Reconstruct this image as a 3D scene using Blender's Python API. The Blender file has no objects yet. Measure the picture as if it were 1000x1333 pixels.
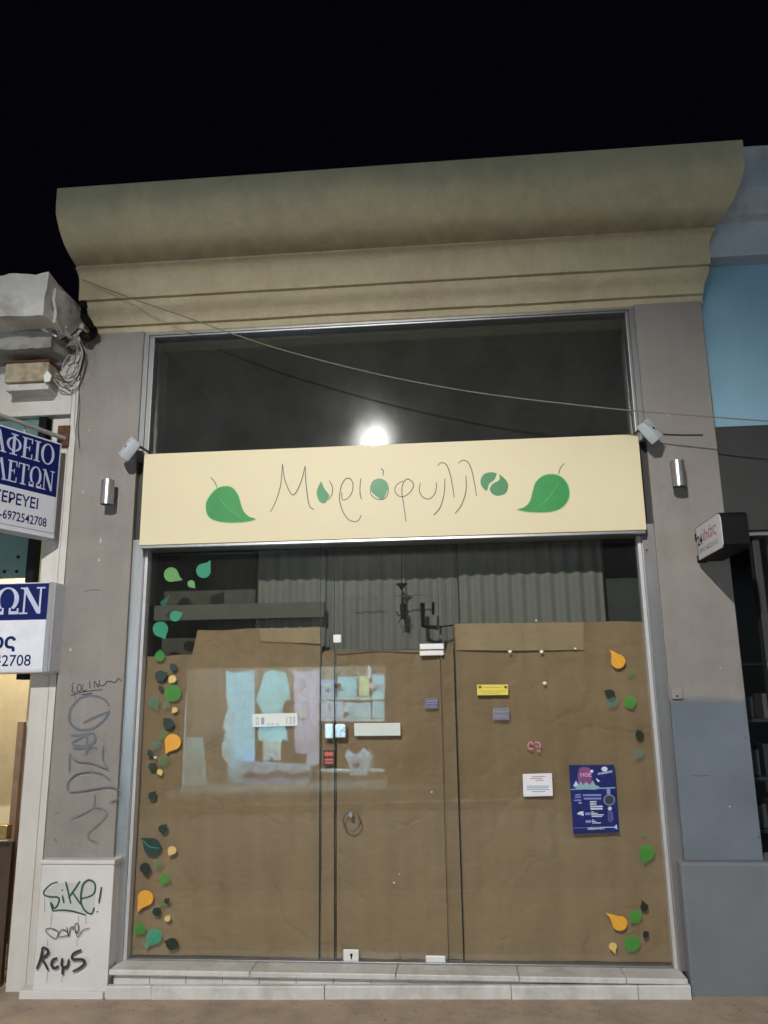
import bpy, bmesh, math, random
from mathutils import Vector, Matrix, noise
random.seed(7)
S = bpy.context.scene
COL = S.collection
# ------------------------------------------------------------------ camera
YAW, PITCH, ROLL, F = math.radians(-5.043), math.radians(12.939), math.radians(-0.791), 1035.64
CAMD, CZ = 5.4, 1.83
_F = Vector((math.sin(YAW)*math.cos(PITCH), math.cos(YAW)*math.cos(PITCH), math.sin(PITCH)))
_R = Vector((math.cos(YAW), -math.sin(YAW), 0)); _U = _R.cross(_F)
R2 = math.cos(ROLL)*_R + math.sin(ROLL)*_U
U2 = -math.sin(ROLL)*_R + math.cos(ROLL)*_U
cam = bpy.data.objects.new('camera', bpy.data.cameras.new('camera')); COL.objects.link(cam)
M = Matrix((R2, U2, -_F)).transposed().to_4x4(); M.translation = (0, -CAMD, CZ)
cam.matrix_world = M
cam.data.sensor_fit = 'VERTICAL'; cam.data.sensor_height = 36.0; cam.data.sensor_width = 27.0
cam.data.lens = F*36.0/1333.0
cam.data.clip_start = 0.05; cam.data.clip_end = 600
S.camera = cam
# ------------------------------------------------------------------ world: clear night sky
w = bpy.data.worlds.new('World'); S.world = w; w.use_nodes = True
wn = w.node_tree; wn.nodes.clear()
sky = wn.nodes.new('ShaderNodeTexSky'); sky.sky_type = 'NISHITA'; sky.sun_disc = False
sky.sun_elevation = math.radians(-9); sky.sun_rotation = math.radians(200)
amb = wn.nodes.new('ShaderNodeMixRGB'); amb.blend_type = 'ADD'; amb.inputs[0].default_value = 1
amb.inputs[2].default_value = (0.010, 0.010, 0.026, 1)
bg = wn.nodes.new('ShaderNodeBackground'); bg.inputs[1].default_value = 0.1
wo = wn.nodes.new('ShaderNodeOutputWorld')
wn.links.new(sky.outputs[0], amb.inputs[1]); wn.links.new(amb.outputs[0], bg.inputs[0]); wn.links.new(bg.outputs[0], wo.inputs[0])
# ------------------------------------------------------------------ street lamp light (its housing is built further down)
LAMP = Vector((-1.39, -8.6, 6.40))
ld = bpy.data.lights.new('street_lamp_light', 'SPOT'); ld.energy = 2800; ld.color = (1.0, 0.97, 0.925)
ld.spot_size = math.radians(97); ld.spot_blend = 0.47; ld.shadow_soft_size = 0.08
lamp = bpy.data.objects.new('street_lamp_light', ld); COL.objects.link(lamp)
lamp.location = LAMP
aim = Vector((0.02, math.cos(math.radians(55)), -math.sin(math.radians(55))))
lamp.rotation_euler = aim.to_track_quat('-Z', 'Y').to_euler()
S.view_settings.view_transform = 'Standard'; S.view_settings.look = 'None'
S.view_settings.gamma = 1; S.view_settings.use_curve_mapping = False; S.view_settings.exposure = 0
S.render.engine = 'CYCLES'
S.render.resolution_x = 768; S.render.resolution_y = 1024

# ================================================================== helpers
def P(px, py, y=0.0):
    """the point of the vertical plane at depth y that the photograph shows at (px, py)"""
    d = _F + R2*((px-500)/F) + U2*((666.5-py)/F)
    t = (CAMD+y)/d.y
    return Vector((d.x*t, y, CZ+d.z*t))
def X(px, py, y=0.0): return P(px, py, y).x
def Z(px, py, y=0.0): return P(px, py, y).z
def MR(px, py, D):
    """where a thing at distance D before the facade stands when the glass mirrors it at (px, py)"""
    p = P(px, py, D); return Vector((p.x, -D, p.z))
ROOT = {}
def thing(name, label, cat, loc=(0, 0, 0), group=None):
    o = bpy.data.objects.new(name, None); COL.objects.link(o); o.location = loc
    o.empty_display_size = 0.1
    o['label'] = label; o['category'] = cat
    if group: o['group'] = group
    ROOT[o] = Vector(loc); return o
def tag(o, label, cat, group=None, kind=None):
    o['label'] = label; o['category'] = cat
    if group: o['group'] = group
    if kind: o['kind'] = kind
    return o
class MB:
    def __init__(s): s.bm = bmesh.new()
    def quad(s, *p):
        s.bm.faces.new([s.bm.verts.new(q) for q in p]); return s
    def poly(s, pts):
        s.bm.faces.new([s.bm.verts.new(q) for q in pts]); return s
    def box(s, a, b, bev=0.0, mat=None, seg=2):
        r = bmesh.ops.create_cube(s.bm, size=1.0)['verts']
        sz = [abs(b[i]-a[i]) for i in range(3)]; c = [(a[i]+b[i])/2 for i in range(3)]
        bmesh.ops.scale(s.bm, verts=r, vec=sz)
        if bev:
            es = list({e for v in r for e in v.link_edges})
            q = bmesh.ops.bevel(s.bm, geom=es, offset=bev, segments=seg, affect='EDGES', profile=0.5)
            r = list({v for f in q['faces'] for v in f.verts} | {v for v in r if v.is_valid})
        bmesh.ops.translate(s.bm, verts=r, vec=c)
        if mat is not None: bmesh.ops.transform(s.bm, matrix=mat, verts=r)
        return s
    def rough(s, a, b, n=(14, 6, 6), amp=.01, seed=0):
        """box with a crumbling, uneven surface"""
        def sh(p):
            q = Vector((p[0]*7+seed, p[1]*7, p[2]*7)); d = noise.noise_vector(q)*amp+noise.noise_vector(q*3.1)*amp*.5
            return Vector(p)+d
        V = {}
        def vt(i, j, k):
            if (i, j, k) not in V: V[(i, j, k)] = s.bm.verts.new(sh([a[c]+(b[c]-a[c])*t/n[c] for c, t in enumerate((i, j, k))]))
            return V[(i, j, k)]
        for ax in range(3):
            u, v = [c for c in range(3) if c != ax]
            for e in (0, n[ax]):
                for i in range(n[u]):
                    for j in range(n[v]):
                        def g(x, y): t = [0, 0, 0]; t[ax] = e; t[u] = x; t[v] = y; return vt(*t)
                        s.bm.faces.new([g(i, j), g(i+1, j), g(i+1, j+1), g(i, j+1)])
        return s
    def extr(s, pts, vec):
        """closed outline pts swept by vec"""
        n = len(pts); vec = Vector(vec)
        a = [s.bm.verts.new(p) for p in pts]; b = [s.bm.verts.new(Vector(p)+vec) for p in pts]
        s.bm.faces.new(a); s.bm.faces.new(b[::-1])
        for i in range(n): s.bm.faces.new([a[(i+1) % n], a[i], b[i], b[(i+1) % n]])
        return s
    def loft(s, A, B):
        n = len(A)
        a = [s.bm.verts.new(p) for p in A]; b = [s.bm.verts.new(p) for p in B]
        s.bm.faces.new(a); s.bm.faces.new(b[::-1])
        for i in range(n): s.bm.faces.new([a[(i+1) % n], a[i], b[i], b[(i+1) % n]])
        return s
    def tube(s, pts, r, n=8, cap=True):
        pts = [Vector(p) for p in pts]; rings = []
        for i, p in enumerate(pts):
            t = (pts[min(i+1, len(pts)-1)]-pts[max(i-1, 0)]).normalized()
            up = Vector((0, 0, 1)) if abs(t.z) < .9 else Vector((1, 0, 0))
            u = t.cross(up).normalized(); v = t.cross(u).normalized()
            rr = r[i] if isinstance(r, (list, tuple)) else r
            rings.append([s.bm.verts.new(p+rr*(math.cos(2*math.pi*k/n)*u+math.sin(2*math.pi*k/n)*v)) for k in range(n)])
        for i in range(len(rings)-1):
            for k in range(n):
                s.bm.faces.new([rings[i][k], rings[i][(k+1) % n], rings[i+1][(k+1) % n], rings[i+1][k]])
        if cap: s.bm.faces.new(rings[0][::-1]); s.bm.faces.new(rings[-1])
        return s
    def ribbon(s, pts, wd, mp, base=0.0):
        """flat brush stroke through pixel points, mp maps (px, py, lift) to the wall"""
        q = smooth(pts); m = len(q)
        L = []; 
        for i in range(m):
            a = q[max(i-1, 0)]; b = q[min(i+1, m-1)]
            dx, dy = b[0]-a[0], b[1]-a[1]; l = math.hypot(dx, dy) or 1
            t = i/(m-1); ww = wd/2*(0.75+0.25*math.sin(math.pi*t))
            nx, ny = -dy/l*ww, dx/l*ww; lift = base+i*4e-5
            L.append((s.bm.verts.new(mp(q[i][0]+nx, q[i][1]+ny, lift)), s.bm.verts.new(mp(q[i][0]-nx, q[i][1]-ny, lift))))
        for i in range(m-1): s.bm.faces.new([L[i][0], L[i+1][0], L[i+1][1], L[i][1]])
        return s
    def build(s, name, mat, parent=None, smooth_=False, recalc=True):
        if recalc: bmesh.ops.recalc_face_normals(s.bm, faces=s.bm.faces)
        me = bpy.data.meshes.new(name); off = ROOT.get(parent, Vector())
        if off.length: bmesh.ops.translate(s.bm, verts=s.bm.verts, vec=-off)
        s.bm.to_mesh(me); s.bm.free()
        if smooth_:
            for p in me.polygons: p.use_smooth = True
            try: me.set_sharp_from_angle(angle=math.radians(38))
            except Exception: pass
        me.materials.append(mat)
        o = bpy.data.objects.new(name, me); COL.objects.link(o)
        if parent is not None: o.parent = parent
        ROOT[o] = off
        return o
def smooth(pts, k=5):
    if len(pts) == 2:
        (a, b), (c, d) = pts; return [(a+(c-a)*i/4, b+(d-b)*i/4) for i in range(5)]
    P_ = [pts[0]]+list(pts)+[pts[-1]]; out = []
    for i in range(1, len(P_)-2):
        p0, p1, p2, p3 = P_[i-1], P_[i], P_[i+1], P_[i+2]
        for j in range(k):
            t = j/k
            out.append(tuple(0.5*((2*p1[c])+(-p0[c]+p2[c])*t+(2*p0[c]-5*p1[c]+4*p2[c]-p3[c])*t*t+(-p0[c]+3*p1[c]-3*p2[c]+p3[c])*t**3) for c in range(2)))
    out.append(tuple(pts[-1])); return out
def structure(o): o['kind'] = 'structure'; return o

# ================================================================== materials
def mat(name, col, rough=0.7, metal=0.0, var=0.12, scale=6.0, bump=0.0, bscale=60.0, col2=None, streak=0.0, spec=0.5,
        stain=None, stain_amt=0.0, stain_scale=1.5):
    m = bpy.data.materials.new(name); m.use_nodes = True; nt = m.node_tree; b = nt.nodes['Principled BSDF']
    N = nt.nodes.new; L = nt.links.new
    tc = N('ShaderNodeTexCoord'); n1 = N('ShaderNodeTexNoise'); n1.inputs['Scale'].default_value = scale; n1.inputs['Detail'].default_value = 8
    n1.inputs['Roughness'].default_value = 0.65
    L(tc.outputs['Object'], n1.inputs['Vector'])
    cr = N('ShaderNodeValToRGB'); cr.color_ramp.elements[0].position = 0.3; cr.color_ramp.elements[1].position = 0.7
    c2 = col2 or tuple(min(1, c*(1+var)) for c in col); c1 = tuple(c*(1-var) for c in col)
    cr.color_ramp.elements[0].color = (*c1, 1); cr.color_ramp.elements[1].color = (*c2, 1)
    L(n1.outputs['Fac'], cr.inputs['Fac']); out = cr.outputs['Color']
    if streak:
        mp = N('ShaderNodeMapping'); mp.inputs['Scale'].default_value = (9, 9, 0.5)
        n2 = N('ShaderNodeTexNoise'); n2.inputs['Scale'].default_value = 2.0; n2.inputs['Detail'].default_value = 6
        L(tc.outputs['Object'], mp.inputs['Vector']); L(mp.outputs[0], n2.inputs['Vector'])
        r2 = N('ShaderNodeMapRange'); r2.inputs['From Min'].default_value = 0.4; r2.inputs['From Max'].default_value = 0.75
        r2.inputs['To Max'].default_value = streak; L(n2.outputs['Fac'], r2.inputs['Value'])
        mx = N('ShaderNodeMixRGB'); mx.inputs[2].default_value = (*[c*0.35 for c in col], 1)
        L(r2.outputs[0], mx.inputs[0]); L(out, mx.inputs[1]); out = mx.outputs[0]
    if stain:
        n3 = N('ShaderNodeTexNoise'); n3.inputs['Scale'].default_value = stain_scale; n3.inputs['Detail'].default_value = 10; n3.inputs['Roughness'].default_value = .7
        L(tc.outputs['Object'], n3.inputs['Vector'])
        r3 = N('ShaderNodeMapRange'); r3.inputs['From Min'].default_value = 0.48; r3.inputs['From Max'].default_value = 0.72; r3.inputs['To Max'].default_value = stain_amt
        L(n3.outputs['Fac'], r3.inputs['Value'])
        mx = N('ShaderNodeMixRGB'); mx.inputs[2].default_value = (*stain, 1)
        L(r3.outputs[0], mx.inputs[0]); L(out, mx.inputs[1]); out = mx.outputs[0]
    L(out, b.inputs['Base Color'])
    b.inputs['Metallic'].default_value = metal; b.inputs['Specular IOR Level'].default_value = spec
    rr = N('ShaderNodeMapRange'); dv = .015 if metal > .3 else .1
    rr.inputs['To Min'].default_value = max(0.02, rough-dv); rr.inputs['To Max'].default_value = min(1, rough+dv)
    L(n1.outputs['Fac'], rr.inputs['Value']); L(rr.outputs[0], b.inputs['Roughness'])
    if bump:
        nb = N('ShaderNodeTexNoise'); nb.inputs['Scale'].default_value = bscale; nb.inputs['Detail'].default_value = 8
        L(tc.outputs['Object'], nb.inputs['Vector']); bp = N('ShaderNodeBump'); bp.inputs['Strength'].default_value = bump; bp.inputs['Distance'].default_value = 0.01
        L(nb.outputs['Fac'], bp.inputs['Height']); L(bp.outputs[0], b.inputs['Normal'])
    m['out'] = 1
    return m
def crumple(m):
    """fine horizontal fibre streaks and soft creases of kraft paper"""
    nt = m.node_tree; N = nt.nodes.new; L = nt.links.new; b = nt.nodes['Principled BSDF']; src = b.inputs['Base Color'].links[0].from_socket
    tc = N('ShaderNodeTexCoord'); mp = N('ShaderNodeMapping'); mp.inputs['Scale'].default_value = (3.5, 2, 16)
    n = N('ShaderNodeTexNoise'); n.inputs['Scale'].default_value = 3; n.inputs['Detail'].default_value = 6; L(tc.outputs['Object'], mp.inputs[0]); L(mp.outputs[0], n.inputs['Vector'])
    mp2 = N('ShaderNodeMapping'); mp2.inputs['Scale'].default_value = (9, 2, .8); n2 = N('ShaderNodeTexNoise'); n2.inputs['Scale'].default_value = 1.5; n2.inputs['Detail'].default_value = 5
    L(tc.outputs['Object'], mp2.inputs[0]); L(mp2.outputs[0], n2.inputs['Vector'])
    for q, lo, hi in ((n, .95, 1.05), (n2, .92, 1.07)):
        r = N('ShaderNodeMapRange'); r.inputs['From Min'].default_value = .3; r.inputs['From Max'].default_value = .7; r.inputs['To Min'].default_value = lo; r.inputs['To Max'].default_value = hi; L(q.outputs['Fac'], r.inputs['Value'])
        mx = N('ShaderNodeMixRGB'); mx.blend_type = 'MULTIPLY'; mx.inputs[0].default_value = 1; L(src, mx.inputs[1]); L(r.outputs[0], mx.inputs[2]); src = mx.outputs[0]
    L(src, b.inputs['Base Color'])
    v = N('ShaderNodeTexVoronoi'); v.feature = 'DISTANCE_TO_EDGE'; v.inputs['Scale'].default_value = 4.2; wn_ = N('ShaderNodeTexNoise'); wn_.inputs['Scale'].default_value = 1.1; wn_.inputs['Detail'].default_value = 4
    L(tc.outputs['Object'], wn_.inputs['Vector']); L(wn_.outputs['Color'], v.inputs['Vector'])
    rr = N('ShaderNodeMapRange'); rr.inputs['From Max'].default_value = .12; L(v.outputs['Distance'], rr.inputs['Value'])
    bp = N('ShaderNodeBump'); bp.inputs['Strength'].default_value = .4; bp.inputs['Distance'].default_value = .012; L(rr.outputs[0], bp.inputs['Height'])
    old = b.inputs['Normal'].links[0].from_node; L(old.outputs[0], bp.inputs['Normal']); L(bp.outputs[0], b.inputs['Normal'])
def emis(name, col, s):
    m = bpy.data.materials.new(name); m.use_nodes = True; b = m.node_tree.nodes['Principled BSDF']
    b.inputs['Base Color'].default_value = (*[c*.6 for c in col], 1); b.inputs['Emission Color'].default_value = (*col, 1); b.inputs['Emission Strength'].default_value = s
    return m
def glass(name, refl=0.06, dust=0.03, dcol=(.5, .5, .48), haze=0.35, sharp=0.0, film=0.0):
    m = bpy.data.materials.new(name); m.use_nodes = True; nt = m.node_tree; nt.nodes.clear(); N = nt.nodes.new; L = nt.links.new
    tr = N('ShaderNodeBsdfTransparent'); tr.inputs[0].default_value = (.93, .96, .94, 1)
    gl = N('ShaderNodeBsdfGlossy'); gl.inputs['Roughness'].default_value = sharp
    lw = N('ShaderNodeLayerWeight'); lw.inputs['Blend'].default_value = 0.12
    ad = N('ShaderNodeMath'); ad.operation = 'MULTIPLY_ADD'; ad.inputs[1].default_value = 0.8; ad.inputs[2].default_value = refl
    L(lw.outputs['Facing'], ad.inputs[0])
    pw = N('ShaderNodeMath'); pw.operation = 'POWER'; pw.inputs[1].default_value = 4; L(lw.outputs['Facing'], pw.inputs[0]); L(pw.outputs[0], ad.inputs[0])
    m1 = N('ShaderNodeMixShader'); L(ad.outputs[0], m1.inputs[0]); L(tr.outputs[0], m1.inputs[1]); L(gl.outputs[0], m1.inputs[2])
    # film of dust: hazy gloss and a little diffuse, streaked
    g2 = N('ShaderNodeBsdfGlossy'); g2.inputs['Roughness'].default_value = haze; df = N('ShaderNodeBsdfDiffuse'); df.inputs[0].default_value = (*dcol, 1)
    m2 = N('ShaderNodeMixShader'); m2.inputs[0].default_value = 0.5; L(g2.outputs[0], m2.inputs[1]); L(df.outputs[0], m2.inputs[2])
    tc = N('ShaderNodeTexCoord'); mp = N('ShaderNodeMapping'); mp.inputs['Scale'].default_value = (1.6, 1, 1.1)
    nz = N('ShaderNodeTexNoise'); nz.inputs['Scale'].default_value = 1.7; nz.inputs['Detail'].default_value = 9; nz.inputs['Roughness'].default_value = .65
    L(tc.outputs['Object'], mp.inputs[0]); L(mp.outputs[0], nz.inputs['Vector'])
    r = N('ShaderNodeMapRange'); r.inputs['From Min'].default_value = .3; r.inputs['From Max'].default_value = .75; r.inputs['To Min'].default_value = dust*.35; r.inputs['To Max'].default_value = dust*1.7
    L(nz.outputs['Fac'], r.inputs['Value'])
    m3 = N('ShaderNodeMixShader'); L(r.outputs[0], m3.inputs[0]); L(m1.outputs[0], m3.inputs[1]); L(m2.outputs[0], m3.inputs[2])
    if film:
        d4 = N('ShaderNodeBsdfDiffuse'); d4.inputs[0].default_value = (.45, .46, .46, 1); m4 = N('ShaderNodeMixShader'); q4 = N('ShaderNodeMath'); q4.operation = 'MULTIPLY'; q4.inputs[1].default_value = film/dust*.35; q5 = N('ShaderNodeMath'); q5.operation = 'ADD'; q5.inputs[1].default_value = film*.6
        L(r.outputs[0], q4.inputs[0]); L(q4.outputs[0], q5.inputs[0]); L(q5.outputs[0], m4.inputs[0]); L(m3.outputs[0], m4.inputs[1]); L(d4.outputs[0], m4.inputs[2]); m3 = m4
    o = N('ShaderNodeOutputMaterial'); L(m3.outputs[0], o.inputs[0]); return m
def tint(name, col, alpha):
    """printed translucent film"""
    m = bpy.data.materials.new(name); m.use_nodes = True; b = m.node_tree.nodes['Principled BSDF']
    b.inputs['Base Color'].default_value = (*col, 1); b.inputs['Alpha'].default_value = alpha; b.inputs['Roughness'].default_value = .4; return m

# pilaster paint, with a patch of bluer paint over the lower part of the right one (it hides old scrawls)
def pilaster_paint(name, zcut=None):
    m = mat(name, (.275, .248, .228), .66, var=.09, scale=2.2, bump=.4, bscale=110, stain=(.20, .18, .165), stain_amt=.55, stain_scale=2.6, spec=.3, streak=.10)
    if zcut is not None:
        nt = m.node_tree; N = nt.nodes.new; L = nt.links.new; b = nt.nodes['Principled BSDF']
        src = b.inputs['Base Color'].links[0].from_socket
        g = N('ShaderNodeNewGeometry'); sp = N('ShaderNodeSeparateXYZ'); L(g.outputs['Position'], sp.inputs[0])
        n = N('ShaderNodeTexNoise'); n.inputs['Scale'].default_value = 9; L(g.outputs['Position'], n.inputs['Vector'])
        a = N('ShaderNodeMath'); a.operation = 'MULTIPLY_ADD'; a.inputs[1].default_value = 0.05; L(n.outputs['Fac'], a.inputs[0]); L(sp.outputs['Z'], a.inputs[2])
        r = N('ShaderNodeMapRange'); r.inputs['From Min'].default_value = zcut+.055; r.inputs['From Max'].default_value = zcut+.005; L(a.outputs[0], r.inputs['Value'])
        n2 = N('ShaderNodeTexNoise'); n2.inputs['Scale'].default_value = 2.5; n2.inputs['Detail'].default_value = 5; L(g.outputs['Position'], n2.inputs['Vector'])
        c = N('ShaderNodeValToRGB'); c.color_ramp.elements[0].color = (.13, .155, .182, 1); c.color_ramp.elements[1].color = (.165, .19, .225, 1)
        c.color_ramp.elements[0].position = .35; c.color_ramp.elements[1].position = .65; L(n2.outputs['Fac'], c.inputs[0])
        mx = N('ShaderNodeMixRGB'); L(r.outputs[0], mx.inputs[0]); L(src, mx.inputs[1]); L(c.outputs[0], mx.inputs[2]); L(mx.outputs[0], b.inputs['Base Color'])
    return m
ZCUT = Z(920, 912, -.06)
m_pil = pilaster_paint('pilaster_paint'); m_pil_r = pilaster_paint('pilaster_paint_patched', ZCUT)
m_base_r = mat('base_paint', (.165, .175, .195), .6, var=.08, scale=3, bump=.2, bscale=120)
m_corn = mat('cornice_plaster', (.53, .455, .30), .8, var=.10, scale=9, bump=.6, bscale=45, streak=.08, stain=(.36, .275, .175), stain_amt=.45, stain_scale=1.9)
def dimmed_weathered_top(m):  # greenish weathering that also paints in the dimmer light towards the top
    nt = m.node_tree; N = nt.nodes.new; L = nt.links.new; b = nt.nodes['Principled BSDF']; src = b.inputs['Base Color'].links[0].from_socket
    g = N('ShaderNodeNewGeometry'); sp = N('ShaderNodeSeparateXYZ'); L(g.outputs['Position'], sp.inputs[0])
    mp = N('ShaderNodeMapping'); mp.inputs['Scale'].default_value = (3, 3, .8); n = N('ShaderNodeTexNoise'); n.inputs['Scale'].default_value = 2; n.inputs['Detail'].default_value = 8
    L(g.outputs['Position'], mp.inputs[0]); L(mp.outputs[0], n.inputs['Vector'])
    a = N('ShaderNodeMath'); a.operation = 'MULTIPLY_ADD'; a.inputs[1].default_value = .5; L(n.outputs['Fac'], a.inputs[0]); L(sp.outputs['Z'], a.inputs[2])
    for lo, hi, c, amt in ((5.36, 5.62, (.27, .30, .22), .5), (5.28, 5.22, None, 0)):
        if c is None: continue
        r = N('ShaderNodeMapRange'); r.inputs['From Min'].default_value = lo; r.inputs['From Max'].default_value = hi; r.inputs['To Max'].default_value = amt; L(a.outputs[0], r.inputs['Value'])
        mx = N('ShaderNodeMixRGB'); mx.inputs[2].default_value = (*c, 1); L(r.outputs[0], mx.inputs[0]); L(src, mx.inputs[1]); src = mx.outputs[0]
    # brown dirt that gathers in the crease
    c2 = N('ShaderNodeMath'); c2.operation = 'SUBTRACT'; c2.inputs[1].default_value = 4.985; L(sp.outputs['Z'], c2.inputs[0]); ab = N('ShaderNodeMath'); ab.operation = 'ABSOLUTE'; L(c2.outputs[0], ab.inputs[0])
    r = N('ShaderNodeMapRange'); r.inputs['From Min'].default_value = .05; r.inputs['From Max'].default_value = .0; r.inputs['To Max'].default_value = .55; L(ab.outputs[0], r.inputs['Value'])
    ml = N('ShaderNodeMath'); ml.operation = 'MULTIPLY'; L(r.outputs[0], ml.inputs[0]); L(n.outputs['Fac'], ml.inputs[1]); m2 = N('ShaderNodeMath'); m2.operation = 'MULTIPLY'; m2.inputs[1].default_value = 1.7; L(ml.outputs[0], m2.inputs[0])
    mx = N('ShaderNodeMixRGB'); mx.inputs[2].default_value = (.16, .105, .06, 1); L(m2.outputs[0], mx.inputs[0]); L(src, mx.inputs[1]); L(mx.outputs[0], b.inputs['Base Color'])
dimmed_weathered_top(m_corn)
m_alu = mat('brushed_aluminium', (.55, .55, .56), .33, metal=.9, var=.03, scale=3, streak=.25)
m_alu2 = mat('grey_aluminium', (.33, .33, .34), .42, metal=.8, var=.03, scale=3, streak=.2)
m_bead = mat('pale_aluminium', (.62, .62, .63), .4, metal=.35, var=.04)
m_steel = mat('polished_steel', (.75, .75, .76), .22, metal=1, var=.04)
m_satin = mat('satin_steel_plate', (.78, .78, .76), .4, metal=.15, var=.04)
m_sign = mat('cream_sign_panel', (.74, .65, .43), .5, var=.02, scale=2, spec=.4)
m_green = mat('green_print', (.012, .25, .045), .45, var=.12, scale=8)
m_green2 = mat('muted_green_print', (.022, .21, .062), .45, var=.1, scale=8)
m_ink = mat('dark_ink', (.055, .05, .045), .5, var=.1)
m_white_ink = mat('pale_print', (.80, .80, .74), .5, var=.02)
m_paper = mat('kraft_paper', (.335, .207, .122), .8, var=.07, scale=1.4, bump=.6, bscale=5, col2=(.375, .236, .142), stain=(.25, .145, .07), stain_amt=.55, stain_scale=1.6)
crumple(m_paper)
m_marble = mat('white_marble', (.66, .65, .64), .38, var=.06, scale=3, stain=(.55, .53, .51), stain_amt=.45, stain_scale=2.4)
m_marble2 = mat('grey_marble', (.56, .55, .53), .42, var=.09, scale=4, stain=(.33, .31, .29), stain_amt=.6, stain_scale=3)
m_mortar = mat('mortar', (.30, .28, .255), .9)
m_step = mat('step_marble', (.64, .625, .60), .45, var=.1, scale=3.5, stain=(.30, .28, .25), stain_amt=.75, stain_scale=3.2, bump=.15, bscale=25, streak=.15)
m_white = mat('white_wall_paint', (.60, .575, .54), .65, var=.05, scale=3, bump=.25, bscale=60, stain=(.38, .33, .28), stain_amt=.3, stain_scale=2.0, streak=.12)
m_dirty = mat('dirty_plaster', (.62, .61, .585), .8, var=.15, scale=4, bump=.5, bscale=30, stain=(.20, .175, .15), stain_amt=.75, stain_scale=3.2)
m_rust = mat('rust', (.11, .038, .02), .85, var=.4, scale=20, bump=.5)
m_rustbox = mat('stained_cream_box', (.40, .35, .25), .7, var=.1, scale=6, stain=(.16, .07, .025), stain_amt=.95, stain_scale=9)
m_black = mat('black_plastic', (.006, .006, .007), .6, var=.2, spec=.15)
m_void = mat('soot_black', (.006, .006, .007), .9)
m_pave = mat('worn_pavement', (.40, .31, .235), .85, var=.15, scale=5, bump=.7, bscale=35, stain=(.19, .148, .114), stain_amt=.65, stain_scale=3.2)
m_asph = mat('asphalt', (.15, .145, .14), .9, var=.3, scale=20, bump=.8, bscale=120)
m_kerb = mat('kerb_stone', (.3, .29, .27), .8, var=.1, bump=.3)
m_blue = mat('pale_blue_render', (.26, .45, .58), .75, var=.06, scale=3, bump=.3, bscale=70, streak=.1)
m_lilac = mat('lilac_plaster', (.46, .51, .56), .8, var=.12, scale=3, bump=.4, stain=(.15, .17, .18), stain_amt=.7, stain_scale=1.8)
m_dkgrey = mat('dark_grey_board', (.032, .031, .030), .55, var=.08)
m_navy = mat('navy_sign_print', (.006, .014, .10), .5, var=.05, spec=.12)
m_signwhite = mat('white_sign_acrylic', (.63, .64, .70), .3, var=.02)
m_floodbody = mat('grey_white_enamel', (.50, .55, .60), .45, var=.08, scale=15)
m_cable = mat('grey_cable', (.20, .17, .14), .7)
m_cable_w = mat('white_cable', (.34, .33, .30), .6)
g_low = glass('shop_glass', .062, .010, haze=.3, sharp=.014)
g_up = glass('dusty_upper_glass', .05, .006, haze=.13, film=.035)
STK = {'y': mat('yellow_film', (.78, .36, .03), .4, var=.03), 'l': mat('pale_yellow_film', (.70, .48, .17), .4, var=.03),
       'd': mat('dark_green_film', (.010, .022, .012), .4, var=.1), 'D': mat('bottle_green_film', (.008, .035, .024), .4, var=.1),
       'g': tint('green_film', (.05, .30, .04), .72), 'p': tint('faint_green_film', (.10, .26, .09), .42),
       't': tint('teal_film', (.03, .34, .20), .75), 'q': tint('faint_teal_film', (.08, .27, .19), .42),
       'e': tint('deep_teal_film', (.01, .12, .09), .7), 'G': tint('light_green_film', (.17, .42, .13), .75)}

# ================================================================== ground
GS = (Z(895, 1304, -.2)-Z(145, 1304, -.2))/(X(895, 1304, -.2)-X(145, 1304, -.2)); G0 = Z(145, 1304, -.2); GX = X(145, 1304, -.2)
def gz(x, flat=False): return G0+GS*(max(-6, min(6, x))-GX)
def slab(name, y0, y1, dz, m, t=.3):
    b = MB(); xs = [-90, -6, 6, 90]
    for i in range(3):
        x0, x1 = xs[i], xs[i+1]
        a = [(x0, y0, gz(x0)+dz-t), (x0, y1, gz(x0)+dz-t), (x0, y1, gz(x0)+dz), (x0, y0, gz(x0)+dz)]
        c = [(x1, q[1], gz(x1)+dz+(q[2]-gz(x0)-dz)) for q in a]
        b.loft(a, c)
    return structure(b.build(name, m))
slab('pavement', -2.3, 6, 0, m_pave)
slab('kerb', -2.45, -2.302, .004, m_kerb)
slab('road', -8.6, -2.452, -.13, m_asph)
slab('far_kerb', -8.75, -8.602, .004, m_kerb)
slab('far_pavement', -40, -8.752, 0, mat('dark_paving', (.075, .07, .065), .85, var=.2, scale=4, bump=.5))
slab('ground', 6.002, 120, -.1, m_pave)
structure(MB().box((-120, -120, -1.6), (120, 120, -.9)).build('terrain', m_asph))

# ================================================================== the shop building
XL0, XL1, XR0, XR1 = -2.735, -2.262, 1.338, 1.802      # pilasters
PY = -.06
ZT = 4.50                                             # top of pilasters, underside of cornice
shop = thing('shop_building', 'single storey shop building with tall cream cornice and grey pilasters, in the middle', 'building', (-.46, 0, gz(-.46)))
pl = MB().box((XL0, PY, -.25), (XL1, .45, ZT+.02), .006).build('pilaster', m_pil, shop)
pr = MB().box((XR0, PY, -.25), (XR1, .45, ZT+.02), .006).build('pilaster', m_pil_r, shop)
pr['label'] = 'grey pilaster with a bluer paint patch on its lower part'
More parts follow.
